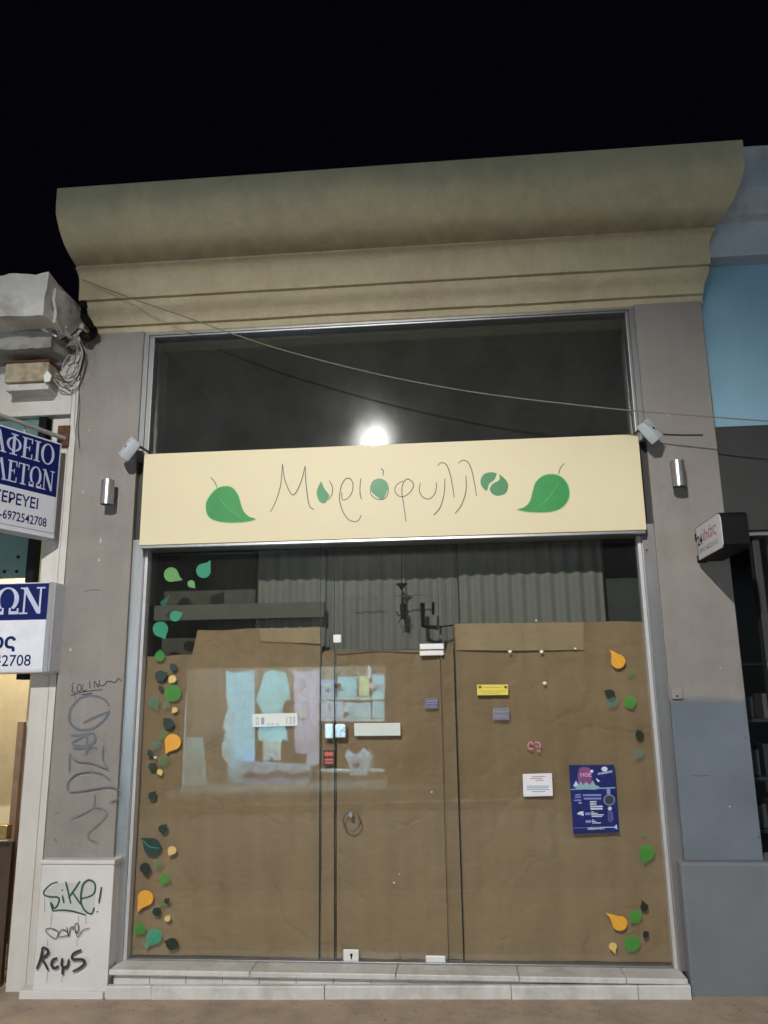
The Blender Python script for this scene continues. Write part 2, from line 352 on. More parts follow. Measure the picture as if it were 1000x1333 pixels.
# cornice profile (projection, height)
prof = [(-.30, 4.505), (.035, 4.505), (.045, 4.515), (.045, 4.562), (.030, 4.565), (.032, 4.572), (.06, 4.576), (.066, 4.60), (.078, 4.63), (.10, 4.655), (.13, 4.675), (.145, 4.70), (.152, 4.728), (.136, 4.731), (.138, 4.740),
        (.166, 4.744), (.172, 4.77), (.178, 4.86), (.188, 4.90), (.205, 4.93), (.235, 4.948), (.262, 4.957), (.246, 4.963), (.250, 4.976), (.280, 4.983), (.305, 4.99), (.345, 5.000), (.395, 5.015),
        (.445, 5.038), (.49, 5.07), (.53, 5.108), (.565, 5.155), (.59, 5.20), (.598, 5.27), (.60, 5.392), (.59, 5.40), (-.30, 5.44)]
xs = [XL0-.002]+[XL0+.35*i for i in range(1, 13)]
A = None; cm = MB(); rows = []
for j, x in enumerate(xs+[None]):
    row = []
    for (p, z) in prof:
        xx = (XR1+.002+.33*max(0, p)) if x is None else x
        jit = .0035*math.sin(7.3*(j+1)+z*9)+.003*math.sin(j*2.1)
        row.append(cm.bm.verts.new((xx, -p+(jit if p > .02 else 0), z+(jit*.8 if z > 4.6 else 0))))
    rows.append(row)
for j in range(len(rows)-1):
    for i in range(len(prof)):
        k = (i+1) % len(prof); cm.bm.faces.new([rows[j][i], rows[j+1][i], rows[j+1][k], rows[j][k]])
cm.bm.faces.new(rows[0]); cm.bm.faces.new(rows[-1][::-1])
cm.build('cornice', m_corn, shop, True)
MB().box((XL0, .45, -.2), (XL0+.2, 4.6, 5.2)).box((XR1-.2, .45, -.2), (XR1, 4.6, 5.2)).box((XL0+.2, 4.4, -.2), (XR1-.2, 4.6, 5.2)).build('inner_wall', mat('inner_wall_paint', (.13, .115, .10), .9), shop)
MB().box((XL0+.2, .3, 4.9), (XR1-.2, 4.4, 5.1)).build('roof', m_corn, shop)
MB().box((XL0+.2, .3, 0.05), (XR1-.2, 4.4, .17)).build('floor_slab', m_marble2, shop)
# left pedestal in marble, with its own plinth; graffiti on it
YB = -.13
bx0, bx1 = X(55, 1122, YB), X(149, 1122, YB); bz1 = Z(100, 1124, YB)
ped = MB().box((bx0, YB, -.2), (bx1, .2, bz1), .004).build('pedestal', m_marble, shop)
MB().box((bx0-.012, YB-.012, bz1-.002), (bx1+.008, .1, bz1+.022), .003).build('capping', m_marble, ped)
zpl = Z(90, 1291, YB-.03)
MB().box((bx0-.07, YB-.03, -.3), (bx1-.012, .1, zpl), .006).build('plinth_block', m_marble, ped)
rb = MB().box((X(885, 1126, YB+.01), YB+.01, -.2), (2.04, .2, Z(950, 1122, YB+.01)), .022).build('pedestal', m_base_r, shop); rb['label'] = 'grey painted pedestal of the right pilaster'
# ---- step: sill slab, riser tiles, lower marble slabs that follow the slope of the pavement
SX0, SX1 = X(143, 1266, -.14), X(895, 1277, -.14)
ZS = .200
step = MB().box((SX0+.01, -.10, -.25), (SX1-.01, .3, ZS-.034)).build('step_core', m_mortar, shop)
nx = 5; sx = [SX0, -1.32, -.43, .30, .92, SX1]
for i in range(nx):
    MB().box((sx[i]+.0015, -.16, ZS-.032+random.uniform(-.001, .001)), (sx[i+1]-.0015, .10, ZS), .006).build('sill_slab', m_step, shop)
n = 15
for i in range(n):
    a = SX0+.02+(SX1-SX0-.04)*i/n; b = SX0+.02+(SX1-SX0-.04)*(i+1)/n
    yy = -.118+random.uniform(-.002, .002)
    z0a, z0b = gz(a)+.0, gz(b)+.0
    MB().loft([(a+.002, yy, z0a), (a+.002, -.10, z0a), (a+.002, -.10, ZS-.036), (a+.002, yy, ZS-.036)],
              [(b-.002, yy, z0b), (b-.002, -.10, z0b), (b-.002, -.10, ZS-.036), (b-.002, yy, ZS-.036)]).build('tile', m_marble2, shop)
lo = [SX0-.01, -1.93, -.86, .25, .98, SX1+.01]
for i in range(5):
    a, b = lo[i]+.002, lo[i+1]-.002; yy = -.165+random.uniform(-.003, .003)
    MB().loft([(a, yy, gz(a)-.1), (a, -.119, gz(a)-.1), (a, -.119, gz(a)+.072), (a, yy+.006, gz(a)+.072), (a, yy, gz(a)+.064)],
              [(b, yy, gz(b)-.1), (b, -.119, gz(b)-.1), (b, -.119, gz(b)+.072), (b, yy+.006, gz(b)+.072), (b, yy, gz(b)+.064)]).build('marble_slab', m_step, shop)

# ---- shop window and door, aluminium frame
GY = .045
ZH = 2.855                                             # underside of head rail
GXL, GXR = X(176, 1100, GY), X(862, 1100, GY)
def portal(x0, x1, x2, x3, z0, z1, z2, y0, y1, zb=None):
    """frame as one closed piece: outer x0..x3, opening x1..x2, feet at z0, opening top z1, top z2 (zb: top of a bottom rail)"""
    if zb is None: o = [(x0,z0),(x1,z0),(x1,z1),(x2,z1),(x2,z0),(x3,z0),(x3,z2),(x0,z2)]; return MB().extr([(x, y0, z) for x, z in o], (0, y1-y0, 0))
    b = MB(); O = [(x0,z0),(x3,z0),(x3,z2),(x0,z2)]; I = [(x1,zb),(x2,zb),(x2,z1),(x1,z1)]
    v = {(k, i, y): b.bm.verts.new((q[0], y, q[1])) for k, L_ in ((0, O), (1, I)) for i, q in enumerate(L_) for y in (y0, y1)}
    for i in range(4):
        j = (i+1) % 4
        for f in (((0,i,y0),(0,j,y0),(1,j,y0),(1,i,y0)), ((0,i,y1),(0,j,y1),(1,j,y1),(1,i,y1)), ((0,i,y0),(0,j,y0),(0,j,y1),(0,i,y1)), ((1,i,y0),(1,j,y0),(1,j,y1),(1,i,y1))): b.bm.faces.new([v[q] for q in f])
    return b
fr = portal(XL1+.001, GXL-.024, GXR+.024, XR0-.001, ZS+.001, ZH+.051, ZH+.07, -.035, .12).build('shop_window', m_alu, shop)
fr['label'] = 'aluminium framed shop window papered over from inside, with leaf stickers'
MB().box((GXL-.023, .0, ZS+.001), (GXL, .07, ZH), .003).build('glazing_bead', m_bead, fr)
MB().box((GXR, .0, ZS+.001), (GXR+.023, .07, ZH), .003).build('glazing_bead', m_bead, fr)
MB().box((GXL-.023, -.03, ZH+.001), (GXR+.023, .12, ZH+.05), .004).build('head_rail', m_alu2, fr)
MB().box((GXL, .015, ZS+.001), (GXR, .075, ZS+.012), .002).build('bottom_channel', m_alu2, fr)
GT, GB = ZH, ZS+.012
def xa(px, py=1050): return X(px, py, GY)
J1, J2, J3, J4 = xa(416.3), xa(435.3), xa(578.5), xa(597.5)
ZD = Z(500, 846, GY)
def pane(name, x0, x1, z0, z1, parent=fr, g=g_low, y=GY, t=.010):
    return MB().box((x0+.002, y, z0), (x1-.002, y+t, z1), .0012, seg=1).build(name, g, parent)
pane('glass_pane', GXL, J1, GB, GT); pane('glass_pane', J1, J2, GB, GT)
door = pane('door', J2, J3, GB+.004, ZD-.003, shop); door['label'] = 'frameless glass door leaf'
pane('glass_pane', J2, J3, ZD+.003, GT); pane('glass_pane', J3, J4, GB, GT); pane('glass_pane', J4, GXR, GB, GT)
m_edge = mat('polished_glass_edge', (.012, .02, .018), .25, var=.1)
for x, wv in ((J1, .0035), (J2, .003), (J3, .0015), (J4, .004)):
    MB().box((x-wv, GY+.001, GB), (x+wv, GY+.009, ZD)).build('pane_edge', m_edge, fr)
    MB().box((x-.0015, GY+.001, ZD+.001), (x+.0015, GY+.009, GT)).build('pane_edge', m_edge, fr)
MB().box((J2, GY+.001, ZD-.0025), (J3, GY+.009, ZD+.0025)).build('pane_edge', m_edge, fr)
def plate(px0, py0, px1, py1, parent, name, m, y0=GY-.012, y1=GY-.001, bev=.003):
    a, c = P(px0, py1, y0), P(px1, py0, y0)
    return MB().box((a.x, y0, a.z), (c.x, y1, c.z), bev).build(name, m, parent)
lk = plate(436, 942, 450.5, 961, door, 'lock', m_steel, GY-.03, GY-.001, .008)
plate(422.5, 941.5, 434.5, 962, fr, 'lock_keeper', m_steel, GY-.03, GY-.001, .008)
c = P(445, 951, GY-.03); MB().tube([(c.x, c.y-.006, c.z), (c.x, c.y+.002, c.z)], .011, 14).build('lock_cylinder', m_satin, door)
c = P(445, 951, GY-.04); MB().box((c.x-.0015, c.y+.0015, c.z-.005), (c.x+.0015, c.y+.006, c.z+.005)).build('keyhole', m_black, door)
# hinge patch top and bottom, bottom lock
plate(546.5, 846.5, 577.5, 853.5, door, 'hinge_patch', m_satin); plate(546.5, 837.5, 577.5, 845.5, fr, 'hinge_patch', m_satin)
plate(554.5, 1244.5, 580, 1253.0, door, 'hinge_patch', m_satin)
bl = plate(447, 1236.5, 467, 1252.5, door, 'bottom_lock', m_satin)
c = P(457.5, 1244, GY-.0125); MB().tube([(c.x, c.y-.004, c.z+.004), (c.x, c.y+.001, c.z+.004)], .0085, 12).box((c.x-.004, c.y-.003, c.z-.018), (c.x+.004, c.y+.001, c.z+.004)).build('keyhole', m_black, door)
plate(434, 826, 444, 836.5, fr, 'pane_clip', m_satin)
# ring pull
c = P(458, 1069, GY-.018); ring = [(c.x+.055*math.sin(t), c.y-.004, c.z+.058*math.cos(t)) for t in [2*math.pi*i/28 for i in range(29)]]
rg = MB().tube(ring, .0042, 8).build('ring_handle', mat('dull_steel', (.13, .12, .10), .45, metal=.5), door, True)
cc = P(457, 1060, GY-.018); MB().tube([(cc.x, cc.y-.018, cc.z), (cc.x, GY, cc.z)], .014, 14).build('handle_boss', m_alu2, door, True)

# ---- leaf stickers on the glass
def leaf_pts(cx, cy, r, tx, ty):
    """round leaf with one drawn-out, slightly bent tip"""
    if tx is None: tx, ty = cx-r*.5, cy+r*1.25
    L = math.hypot(tx-cx, ty-cy); a0 = math.atan2(ty-cy, tx-cx); L = max(L, r*1.25); pts = []
    for k in range(27):
        a = a0+math.radians(42)+math.radians(276)*k/26
        pts.append((cx+r*math.cos(a), cy+r*math.sin(a)))
    bend = .16*r
    tip = (cx+L*math.cos(a0), cy+L*math.sin(a0))
    nxx, nyy = -math.sin(a0), math.cos(a0)
    q1 = pts[-1]; q0 = pts[0]
    m1 = ((q1[0]+tip[0])/2+nxx*bend, (q1[1]+tip[1])/2+nyy*bend); m0 = ((q0[0]+tip[0])/2+nxx*bend*.2, (q0[1]+tip[1])/2+nyy*bend*.2)
    return pts+[m1, tip, m0]
stickers = [(223,748,9.5,238,755,'G'),(265,743,9.5,274,729,'t'),(249,760,4.8,255,766,'G'),(213,785,4,222,773,'e'),(228,802,7,238,797,'t'),(209,819,10,216,832,'t'),
 (208,854,6.5,208,845,'g'),(226,869,4.8,221,864,'d'),(209,880,7.2,218,875,'d'),(224.5,884,5,220,890,'l'),(225,902,11,219,914,'g'),(209.5,896,3.4,206,892,'d'),
 (200,914,8,206,926,'q'),(217,918,4.5,213,923,'p'),(227.5,924,3.6,224,929,'l'),(219.5,942,7.2,212,935,'d'),(213,957,6,208,963,'p'),(225,966,10.5,216,982,'y'),
 (203,970,6,199,976,'q'),(196,981,4.2,192,976,'d'),(213,990,7,208,997,'p'),(198,998,5,203,992,'d'),(208,1005,3.6,211,1010,'l'),(198,1036,5.2,203,1029,'d'),
 (212,1079,5.6,217.5,1072,'d'),(198,1102,11,183,1091,'D'),(224,1107,5.6,220,1115,'l'),(205.6,1125,5.4,202,1131,'p'),(189,1130,7,192,1141,'d'),(214.6,1144,6.4,211,1152,'g'),
 (189.5,1169,10.2,179,1188,'y'),(217,1173,3.5,221,1169,'d'),(210,1176,4,205,1172,'p'),(204,1187,5.6,209,1181,'d'),(218,1196,3.8,221,1191,'l'),(182,1209,7.8,178,1218,'g'),(201,1219,10,189,1236,'t'),
 (224,1229,8,213.5,1226,'d'),
 (805,861,9.2,793.5,845.5,'y'),(822,876,5,818,882,'p'),(794.5,903.5,6,786,899,'d'),(798,914,6.8,792,921,'q'),(820,914,8,825,923,'g'),(832.5,956.5,5.4,829,950,'d'),(832,981,6.2,828,988,'q'),
 (842,1110,10.5,839,1126,'g'),(839,1181,5.2,835,1171,'d'),(827.5,1193,8.4,821,1202,'g'),(807,1202,9.8,788,1188,'y'),(841,1216,4,838,1222,'d'),(823,1228,10.5,817,1240,'g'),(798,1232,5.2,802,1243,'l'),
 (837,1086,3.5,834,1090,'p')]
names = {'y':'yellow','l':'pale yellow','d':'dark green','D':'bottle green','g':'green','p':'faint green','t':'teal','q':'faint teal','e':'deep teal','G':'light green'}
for i, (cx, cy, r, tx, ty, k) in enumerate(stickers):
    yy = GY-.0012-.0004*(i % 5)
    b = MB().poly([P(x, y, yy) for x, y in leaf_pts(cx, cy, r, tx, ty)])
    b.build('leaf_sticker', STK[k], fr)['label'] = names[k]+' leaf shaped sticker'
# pale veins on the larger leaves
vm = mat('vein_line', (.16, .30, .22), .5)
for (p, kk) in [(((186,1093),(194,1102),(207,1104)), 'x'), (((190,1234),(198,1222),(205,1213)), 'x'), (((798,852),(804,860),(808,868)), 'y'), (((222,976),(225,967),(229,960)), 'y'),
                (((183,1184),(188,1171),(193,1163)), 'y'), (((791,1190),(805,1200),(813,1208)), 'y')]:
    MB().ribbon(list(p), .9, lambda x, y, l: P(x, y, GY-.0042-l)).build('leaf_vein', vm if kk == 'x' else STK['l'], fr)
# ---- other stickers and notices stuck on the glass
def sheet(name, corners, m, label, parent=fr, y=GY-.002, th=.001):
    pts = [P(x, q, y) for x, q in corners]
    o = MB().extr(pts, (0, th, 0)).build(name, m, parent)
    if label: o['label'] = label
    return o
m_sw = mat('white_vinyl', (.78, .80, .78), .4, var=.03); m_gy = mat('grey_print', (.33, .36, .38), .5, var=.05)
m_lab = tint('faded_blue_grey_film', (.30, .30, .42), .45)
m_note = mat('note_paper', (.80, .78, .84), .6, var=.02)
_txt = {}
def text_pts(body, size=1.0, bold=0.0, align='LEFT'):
    cu = bpy.data.curves.new('t', 'FONT'); cu.body = body; cu.size = size; cu.offset = bold; cu.align_x = align; cu.resolution_u = 3
    ob = bpy.data.objects.new('t', cu); COL.objects.link(ob); bpy.context.view_layer.update()
    me = bpy.data.meshes.new_from_object(ob.evaluated_get(bpy.context.evaluated_depsgraph_get()))
    bpy.data.objects.remove(ob); return me
def text(name, body, mp, m, parent, height, width=None, bold=0.0):
    """flat lettering: mp(u, v) maps text coordinates (0..width, 0..height) to the surface"""
    me = text_pts(body, 1.0, bold)
    vs = [v.co.copy() for v in me.vertices]
    if not vs: return None
    x0, x1 = min(v.x for v in vs), max(v.x for v in vs); y0, y1 = min(v.y for v in vs), max(v.y for v in vs)
    sy = height/(y1-y0); sx_ = (width/(x1-x0)) if width else sy
    off = ROOT.get(parent, Vector())
    for v in me.vertices:
        v.co = Vector(mp((v.co.x-x0)*sx_, (v.co.y-y0)*sy))-off
    me.materials.clear(); me.materials.append(m); me.name = name
    o = bpy.data.objects.new(name, me); COL.objects.link(o); o.parent = parent; ROOT[o] = off; return o
def pxmap(x0, y0, x1, y1, y):
    """text baseline from (x0,y0) to (x1,y1) in picture units on the plane at depth y"""
    a, c = P(x0, y0, y), P(x1, y1, y); u = (c-a).normalized(); v = Vector((0, 0, 1))
    return (lambda s, t: a+u*s+v*t), (c-a).length
def ptext(name, body, x0, y0, x1, y1, hpx, m, parent, y, bold=0.0):
    f, wd = pxmap(x0, y0, x1, y1, y); h = (P(x0, y0-hpx, y)-P(x0, y0, y)).z
    return text(name, body, f, m, parent, h, wd, bold)
sheet('opening_hours_strip', [(328.5,929.5),(387,928),(388,944.5),(329,946.5)], m_sw, 'white notice strip with grey figures on the left pane')
for a, s in ((333, 'Ω'), (340, '1'), (348, '-'), (353, '-'), (360, '-')): ptext('lettering', s, a, 943, a+(4 if s != '-' else 3), 943, 9 if s != '-' else 1.2, m_gy, fr, GY-.0035)
ptext('lettering', '133', 373, 942.5, 384, 942, 9, m_gy, fr, GY-.0035)
sheet('blank_strip', [(461,941.5),(521,941),(521.5,957.5),(461.5,958)], mat('cream_vinyl', (.66, .72, .66), .4, var=.05), 'blank white strip on the door')
sheet('small_square_label', [(390,926),(401.5,925.5),(401.5,935),(390,935.5)], tint('pale_film', (.6, .58, .5), .7), 'small pale square label')
sheet('card_sticker', [(421,976.5),(435.5,976.5),(435.5,996.5),(421,996.5)], mat('dark_red_label', (.045, .012, .01), .4), 'small dark sticker with pairs of red discs beside the lock')
mred = mat('red_print', (.55, .12, .07), .5)
for (cx, cy) in ((425.5, 981.5), (431, 981.5)):
    MB().poly([P(cx+3.3*math.cos(t*.4189), cy+3.0*math.sin(t*.4189), GY-.0035-(cx-425)*.0002) for t in range(15)]).build('red_disc', mred, fr)
for cy in (987.5, 991.5): sheet('red_bar', [(423,cy),(434,cy),(434,cy+2.6),(423,cy+2.6)], mred, None, y=GY-.0035)
sheet('yellow_label', [(621,891.3),(661.5,891),(661.8,904.5),(621.3,905)], mat('yellow_vinyl', (.80, .66, .10), .4, var=.03), 'yellow rectangular label with small print on the right pane')
for a in (625, 658.5): sheet('label_corner_mark', [(a-2,892.8),(a+2,892.8),(a+2,896),(a-2,896)], mat('brown_print', (.15, .11, .02), .5), None, y=GY-.0035)
m_fine = mat('fine_print', (.45, .38, .07), .5)
for q, a, c in ((894.5, 630, 653), (899.2, 624, 659), (901.8, 628, 652)): sheet('print_line', [(a, q), (c, q), (c, q+.8), (a, q+.8)], m_fine, None, y=GY-.0035)
sheet('faded_label', [(641.5,921.5),(663,921),(663.5,937),(642,937.5)], m_lab, 'faded grey label below the yellow one')
for q in (926, 931.5): sheet('print_line', [(643, q), (661, q), (661, q+1), (643, q+1)], tint('faded_line', (.5, .48, .5), .5), None, y=GY-.0035)
sheet('faded_label', [(553,909),(570,908.5),(570,922.5),(553,923)], tint('faded_violet_film', (.25, .22, .40), .4), 'faded violet label on the door')
for q in (912, 915.5, 919): sheet('print_line', [(554.5, q), (569, q), (569, q+1.1), (554.5, q+1.1)], tint('violet_line', (.42, .38, .55), .5), None, y=GY-.0035)
mp_ = tint('pink_ink', (.75, .25, .38), .8)
b = MB(); mpf = lambda x, y, l: P(x, y, GY-.0025-l)
for i, s in enumerate([[(687,971),(689,967),(692,966),(694,970)], [(687,972),(690,975),(694,974)], [(696,967),(700,966),(703,969),(703,974)], [(697,971),(701,972)], [(699,977),(704,977.5)]]): b.ribbon(s, 2.2, mpf, i*.0004)
b.build('pink_scribble', mp_, fr)
sheet('printed_note', [(680.5,1007.5),(718.5,1006.5),(720,1036),(681.5,1037)], m_note, 'white printed note taped to the right pane')
nl = tint('note_print', (.25, .45, .65), .35)
for i, (q, a, c) in enumerate(((1010.5, 692, 710), (1013, 690, 706), (1015.5, 697, 708), (1023, 686, 715), (1025, 686, 714), (1027.2, 686, 715), (1030, 692, 710))):
    sheet('print_line', [(a, q), (c, q-.3), (c, q+.7), (a, q+1)], tint('rose_print', (.6, .2, .2), .3) if i < 3 else nl, None, y=GY-.0035)
# torn bits of white tape
mt = mat('white_tape', (.85, .80, .72), .6)
for (cx, cy, r) in ((664, 848, 2.6), (705, 848, 2.6), (709, 889, 2.8), (749, 844, 1.6), (698, 807.5, 1.3), (198, 983, 2.2), (202, 986, 2.0), (513, 1149, 1.4), (520, 1138, 1), (562, 1031, 1.3)):
    MB().poly([P(cx+r*(1.25 if i % 2 else .8)*math.cos(i*.785), cy+.65*r*math.sin(i*.785), GY-.0025) for i in range(8)]).build('tape_scrap', mt, fr)
# poster
poster = thing('event_poster', 'dark blue event poster taped to the lower right of the window', 'poster', P(773, 1085, GY-.004))
PYY = GY-.006
def psheet(name, c, m, y=PYY-.0012): return sheet(name, c, m, None, poster, y, .0006)
sheet('poster_sheet', [(740.5,996),(799.5,995.5),(806,1083.5),(746.5,1085.5)], mat('navy_poster', (.007, .016, .13), .4, var=.25, scale=14), None, poster, PYY, .001)
pm = mat('poster_pale', (.60, .66, .78), .5); pv = mat('poster_violet', (.24, .27, .60), .5); pt = mat('poster_teal', (.25, .42, .46), .5)
psheet('poster_glow', [(754,1000),(758,998.5),(766,999),(770,1003),(771,1012),(772,1021),(753,1022),(752,1010)], mat('poster_rose', (.22, .06, .20), .5, var=.5, scale=40))
psheet('poster_skyline', [(746,1023),(750,1016),(753,1022),(756,1017),(759,1022),(764,1018),(768,1022),(772,1016),(775,1022),(781,1024),(776,1028),(752,1027.5)], pt, PYY-.0024)
psheet('poster_rule', [(743,1027.2),(801,1024.5),(801.2,1026.2),(743,1028.3)], pt, PYY-.0036)
ptext('lettering', 'ΝΟΕ', 756, 1011.5, 770, 1011, 5, mat('poster_pink', (.80, .55, .65), .5), poster, PYY-.0036, .01)
MB().poly([P(787+4*math.cos(t*.4488), 1001+3.2*math.sin(t*.4488), PYY-.0024) for t in range(14)]).build('poster_emblem', pm, poster)
ptext('lettering', 'motion', 778.5, 1009, 797, 1005.5, 3.6, pm, poster, PYY-.0024, .02)
MB().poly([P(770.5+2.2*math.cos(t*.5236), 1004+2*math.sin(t*.5236), PYY-.0040) for t in range(12)]).build('poster_spot', pm, poster)
psheet('poster_bird', [(776,1012.5),(779,1015),(781.5,1017),(778,1018),(777,1015.5)], pm, PYY-.004)
psheet('poster_sail', [(747,1023),(750,1016.5),(753,1022.5)], pm, PYY-.004)
psheet('poster_stem', [(790,1026.5),(794.3,1026.3),(794.6,1034),(790.3,1034)], pv)
ringm = mat('poster_ring', (.18, .22, .34), .5)
MB().poly([P(793.2+7.6*math.cos(t*.3142), 1041.3+7.4*math.sin(t*.3142), PYY-.0024) for t in range(20)]).build('poster_ring', ringm, poster)
MB().poly([P(793.2+5.9*math.cos(t*.3142), 1041.3+5.7*math.sin(t*.3142), PYY-.0036) for t in range(20)]).build('poster_disc', mat('poster_dark', (.035, .035, .04), .5), poster)
for (a, c, q, h, mm) in ((749,756,1034,1.6,pv),(748.5,756.5,1037,1.6,pv),(747,756.5,1041,1.6,pv),(753,757.5,1044,2.5,pv),(759,782.5,1034,2.3,pv),(760,782.5,1038.5,2.3,pv),
     (768,776.5,1043,1.7,pm),(768,776.5,1046,1.7,pm),(768.5,784.5,1049,2,pm),(768.8,784.5,1052,2,pm),(769.5,773,1056.5,1.2,pm),(769.7,778,1058.3,1.2,pm),(770,786,1060.2,1.2,pm),(770.2,784,1062.2,1.2,pm),
     (770.5,773,1067,1.1,pm),(770.7,776,1068.8,1.1,pm),(771,782.5,1070.8,1.1,pm),(762,769,1058,3,pv),(762.5,769.5,1068,3,pv),(747,765,1077.5,.6,pv),(786,802,1076.5,.9,pm)):
    psheet('print_line', [(a, q), (c, q-.2), (c+.1, q+h-.2), (a+.1, q+h)], mm)
psheet('poster_figure', [(751,1059),(755,1056.5),(759.5,1056),(760,1062.5),(757,1061),(753,1060.5)], pm)
MB().poly([P(794+2.6*math.cos(t*.5236), 1052.5+2.6*math.sin(t*.5236), PYY-.0024) for t in range(12)]).build('poster_spot', pm, poster)
psheet('poster_bottle', [(791,1056),(797,1056),(799,1066),(796,1071),(791.5,1069)], mat('poster_violet_dark', (.09, .07, .25), .5, var=.4, scale=60))
psheet('poster_horn', [(799.5,1076),(803,1073),(803.8,1079.5),(799.8,1078)], pm)
ptext('lettering', 'VERRHHEN', 764.5, 1080.5, 786.5, 1079.5, 3.4, pm, poster, PYY-.0024, .03)

# ---- kraft paper hung inside, one sheet for each pane
def paper(corners, label, seed, y=.085):
    xs_ = [P(x, q, y) for x, q in corners]
    x0, x1 = min(p.x for p in xs_), max(p.x for p in xs_)
    # top outline as function of x
    tops = sorted([(p.x, p.z) for p in xs_[1:-1]])
    nxn, nzn = max(6, int((x1-x0)/.028)), 70; rnd = random.Random(seed); b = MB(); g = []
    ph = [rnd.uniform(0, 6) for _ in range(8)]
    cols = sorted(set([x0+(x1-x0)*i/nxn for i in range(nxn+1)]+[t[0] for t in tops]))
    z0 = ZS+.012
    def top(x):
        for (a, za), (c, zc) in zip(tops, tops[1:]):
            if a <= x <= c: return za+(zc-za)*((x-a)/(c-a) if c > a else 0)
        return tops[0][1] if x < tops[0][0] else tops[-1][1]
    for x in cols:
        zt = top(x); col_ = []
        for j in range(nzn+1):
            z = z0+(zt-z0)*j/nzn
            d = .006*math.sin(x*3.1+ph[0]+z*1.3)+.003*math.sin(z*4.1+ph[1]+x*3.3)+.0025*math.sin(x*11+z*7+ph[2])+.0018*math.sin(z*17+ph[3]-x*19)+.0022*noise.noise(Vector((x*5+seed*9, z*4, 0)))*3+.0016*abs(noise.noise(Vector((x*9, z*11, seed))))*3
            col_.append(b.bm.verts.new((x, y+d+.012*(j/nzn)**8*math.sin(x*9+ph[4]), z+(.004*math.sin(x*14+ph[5]) if j == nzn else 0))))
        g.append(col_)
    for i in range(len(g)-1):
        for j in range(nzn): b.bm.faces.new([g[i][j], g[i+1][j], g[i+1][j+1], g[i][j+1]])
    o = b.build('kraft_paper', m_paper, None, True); tag(o, label, 'paper', 'brown paper sheets hung inside the shop front'); return o
paper([(168,1255),(191,854),(251,853),(258,820.5),(418.5,816.5),(414,1255)], 'brown kraft paper with a stepped top edge behind the left pane', 1)
paper([(416.5,1255),(420,850),(423,846.5),(437,846),(434,1255)], 'narrow brown kraft paper strip left of the door', 2, .088)
paper([(438.5,1255),(439.5,846),(548,845.5),(577,850),(580,1255)], 'brown kraft paper hung behind the glass door', 3)
paper([(582,1255),(580,850),(583,838),(591.5,843),(600.5,1255)], 'narrow brown kraft paper strip right of the door', 4, .088)
paper([(604.5,1258),(592.5,812),(829,809),(880,1258)], 'widest brown kraft paper sheet, behind the right pane', 5)
# lap seams: second layer strip at the top of right and left papers
m_paper2 = mat('kraft_paper_lighter', (.42, .285, .175), .8, var=.06, scale=1.6, bump=.6, bscale=6); crumple(m_paper2)
def strip(c, label):
    pts = [P(x, q, .068) for x, q in c]
    tag(MB().extr(pts, (0, .001, 0)).build('paper_band', m_paper2), label, 'paper')
strip([(592.5,812),(760,810),(760,846),(662,847),(594,846)], 'paler band of doubled brown paper along the top of the right pane')
strip([(340,835),(338,818),(417.5,816.8),(417,838)], 'short paler piece of doubled brown paper at the top of the left pane')

# ---- transom window above the sign
ZW0, ZW1 = 3.50, 4.485
tw = portal(XL1+.001, XL1+.036, XR0-.036, XR0-.001, ZW0, ZW1+.004, ZW1+.018, -.045, .10, ZW0+.045).build('transom_window', m_alu2, shop)
tw['label'] = 'wide dusty dark window between the cream sign and the cornice'
MB().box((XL1+.037, -.035, ZW0+.046), (XL1+.075, .08, ZW1-.012), .003).build('glazing_bead', m_alu, tw)
MB().box((XR0-.06, -.035, ZW0+.046), (XR0-.037, .08, ZW1-.012), .003).build('glazing_bead', m_alu, tw)
MB().box((XL1+.037, -.035, ZW1-.011), (XR0-.037, .08, ZW1+.003), .003).build('glazing_bead', m_alu, tw)
pane('glass_pane', XL1+.076, XR0-.061, ZW0+.046, ZW1-.012, tw, g_up, .03)
# lintel behind the sign
MB().box((XL1+.001, .0, ZH+.071), (XR0-.001, .25, ZW0-.001)).build('lintel', m_dkgrey, shop)

# ---- cream fascia sign
SY = -.115
sign = thing('fascia_sign', 'cream shop sign with handwritten Greek name and green leaves', 'shop sign', (-.46, SY, 2.9))
a, b_, c, d = P(180, 709.5, SY), P(840, 690, SY), P(833, 566, SY), P(189, 590, SY)
sx0, sx1 = (a.x+d.x)/2, (b_.x+c.x)/2; sz0, sz1 = (a.z+b_.z)/2, (c.z+d.z)/2
MB().box((sx0, SY, sz0), (sx1, SY+.045, sz1), .003).build('panel', m_sign, sign)
MB().box((sx0+.004, SY+.046, sz0+.004), (sx1-.004, PY-.001, sz1-.004)).build('backing_frame', m_alu2, sign)
MB().box((sx0+.01, SY+.004, sz0-.022), (sx1-.006, SY+.05, sz0-.002), .003).build('lower_trim', m_alu, sign)
def zm(pts, ox, oy, s): return [(ox+x/s, oy+y/s) for x, y in pts]
smap = lambda x, y, l: P(x, y, SY-.0012-l)
def spoly(name, pts, m, lift=0): return MB().poly([P(x, y, SY-.0012-lift) for x, y in smooth(pts+[pts[0]], 4)[:-1]]).build(name, m, sign)
L1 = zm([(250,640),(235,665),(232,690),(240,715),(262,730),(300,737),(350,737),(385,732),(402,725),(380,717),(362,700),(352,675),(343,645),(325,620),(300,613),(272,620)], 180, 400, 2.632)
L2 = zm([(455,692),(480,685),(500,665),(510,630),(520,600),(545,578),(575,572),(605,580),(628,605),(635,640),(625,670),(600,692),(560,702),(510,702),(475,698)], 500, 400, 2.632)
m_halo = mat('pale_green_outline', (.50, .62, .33), .5)
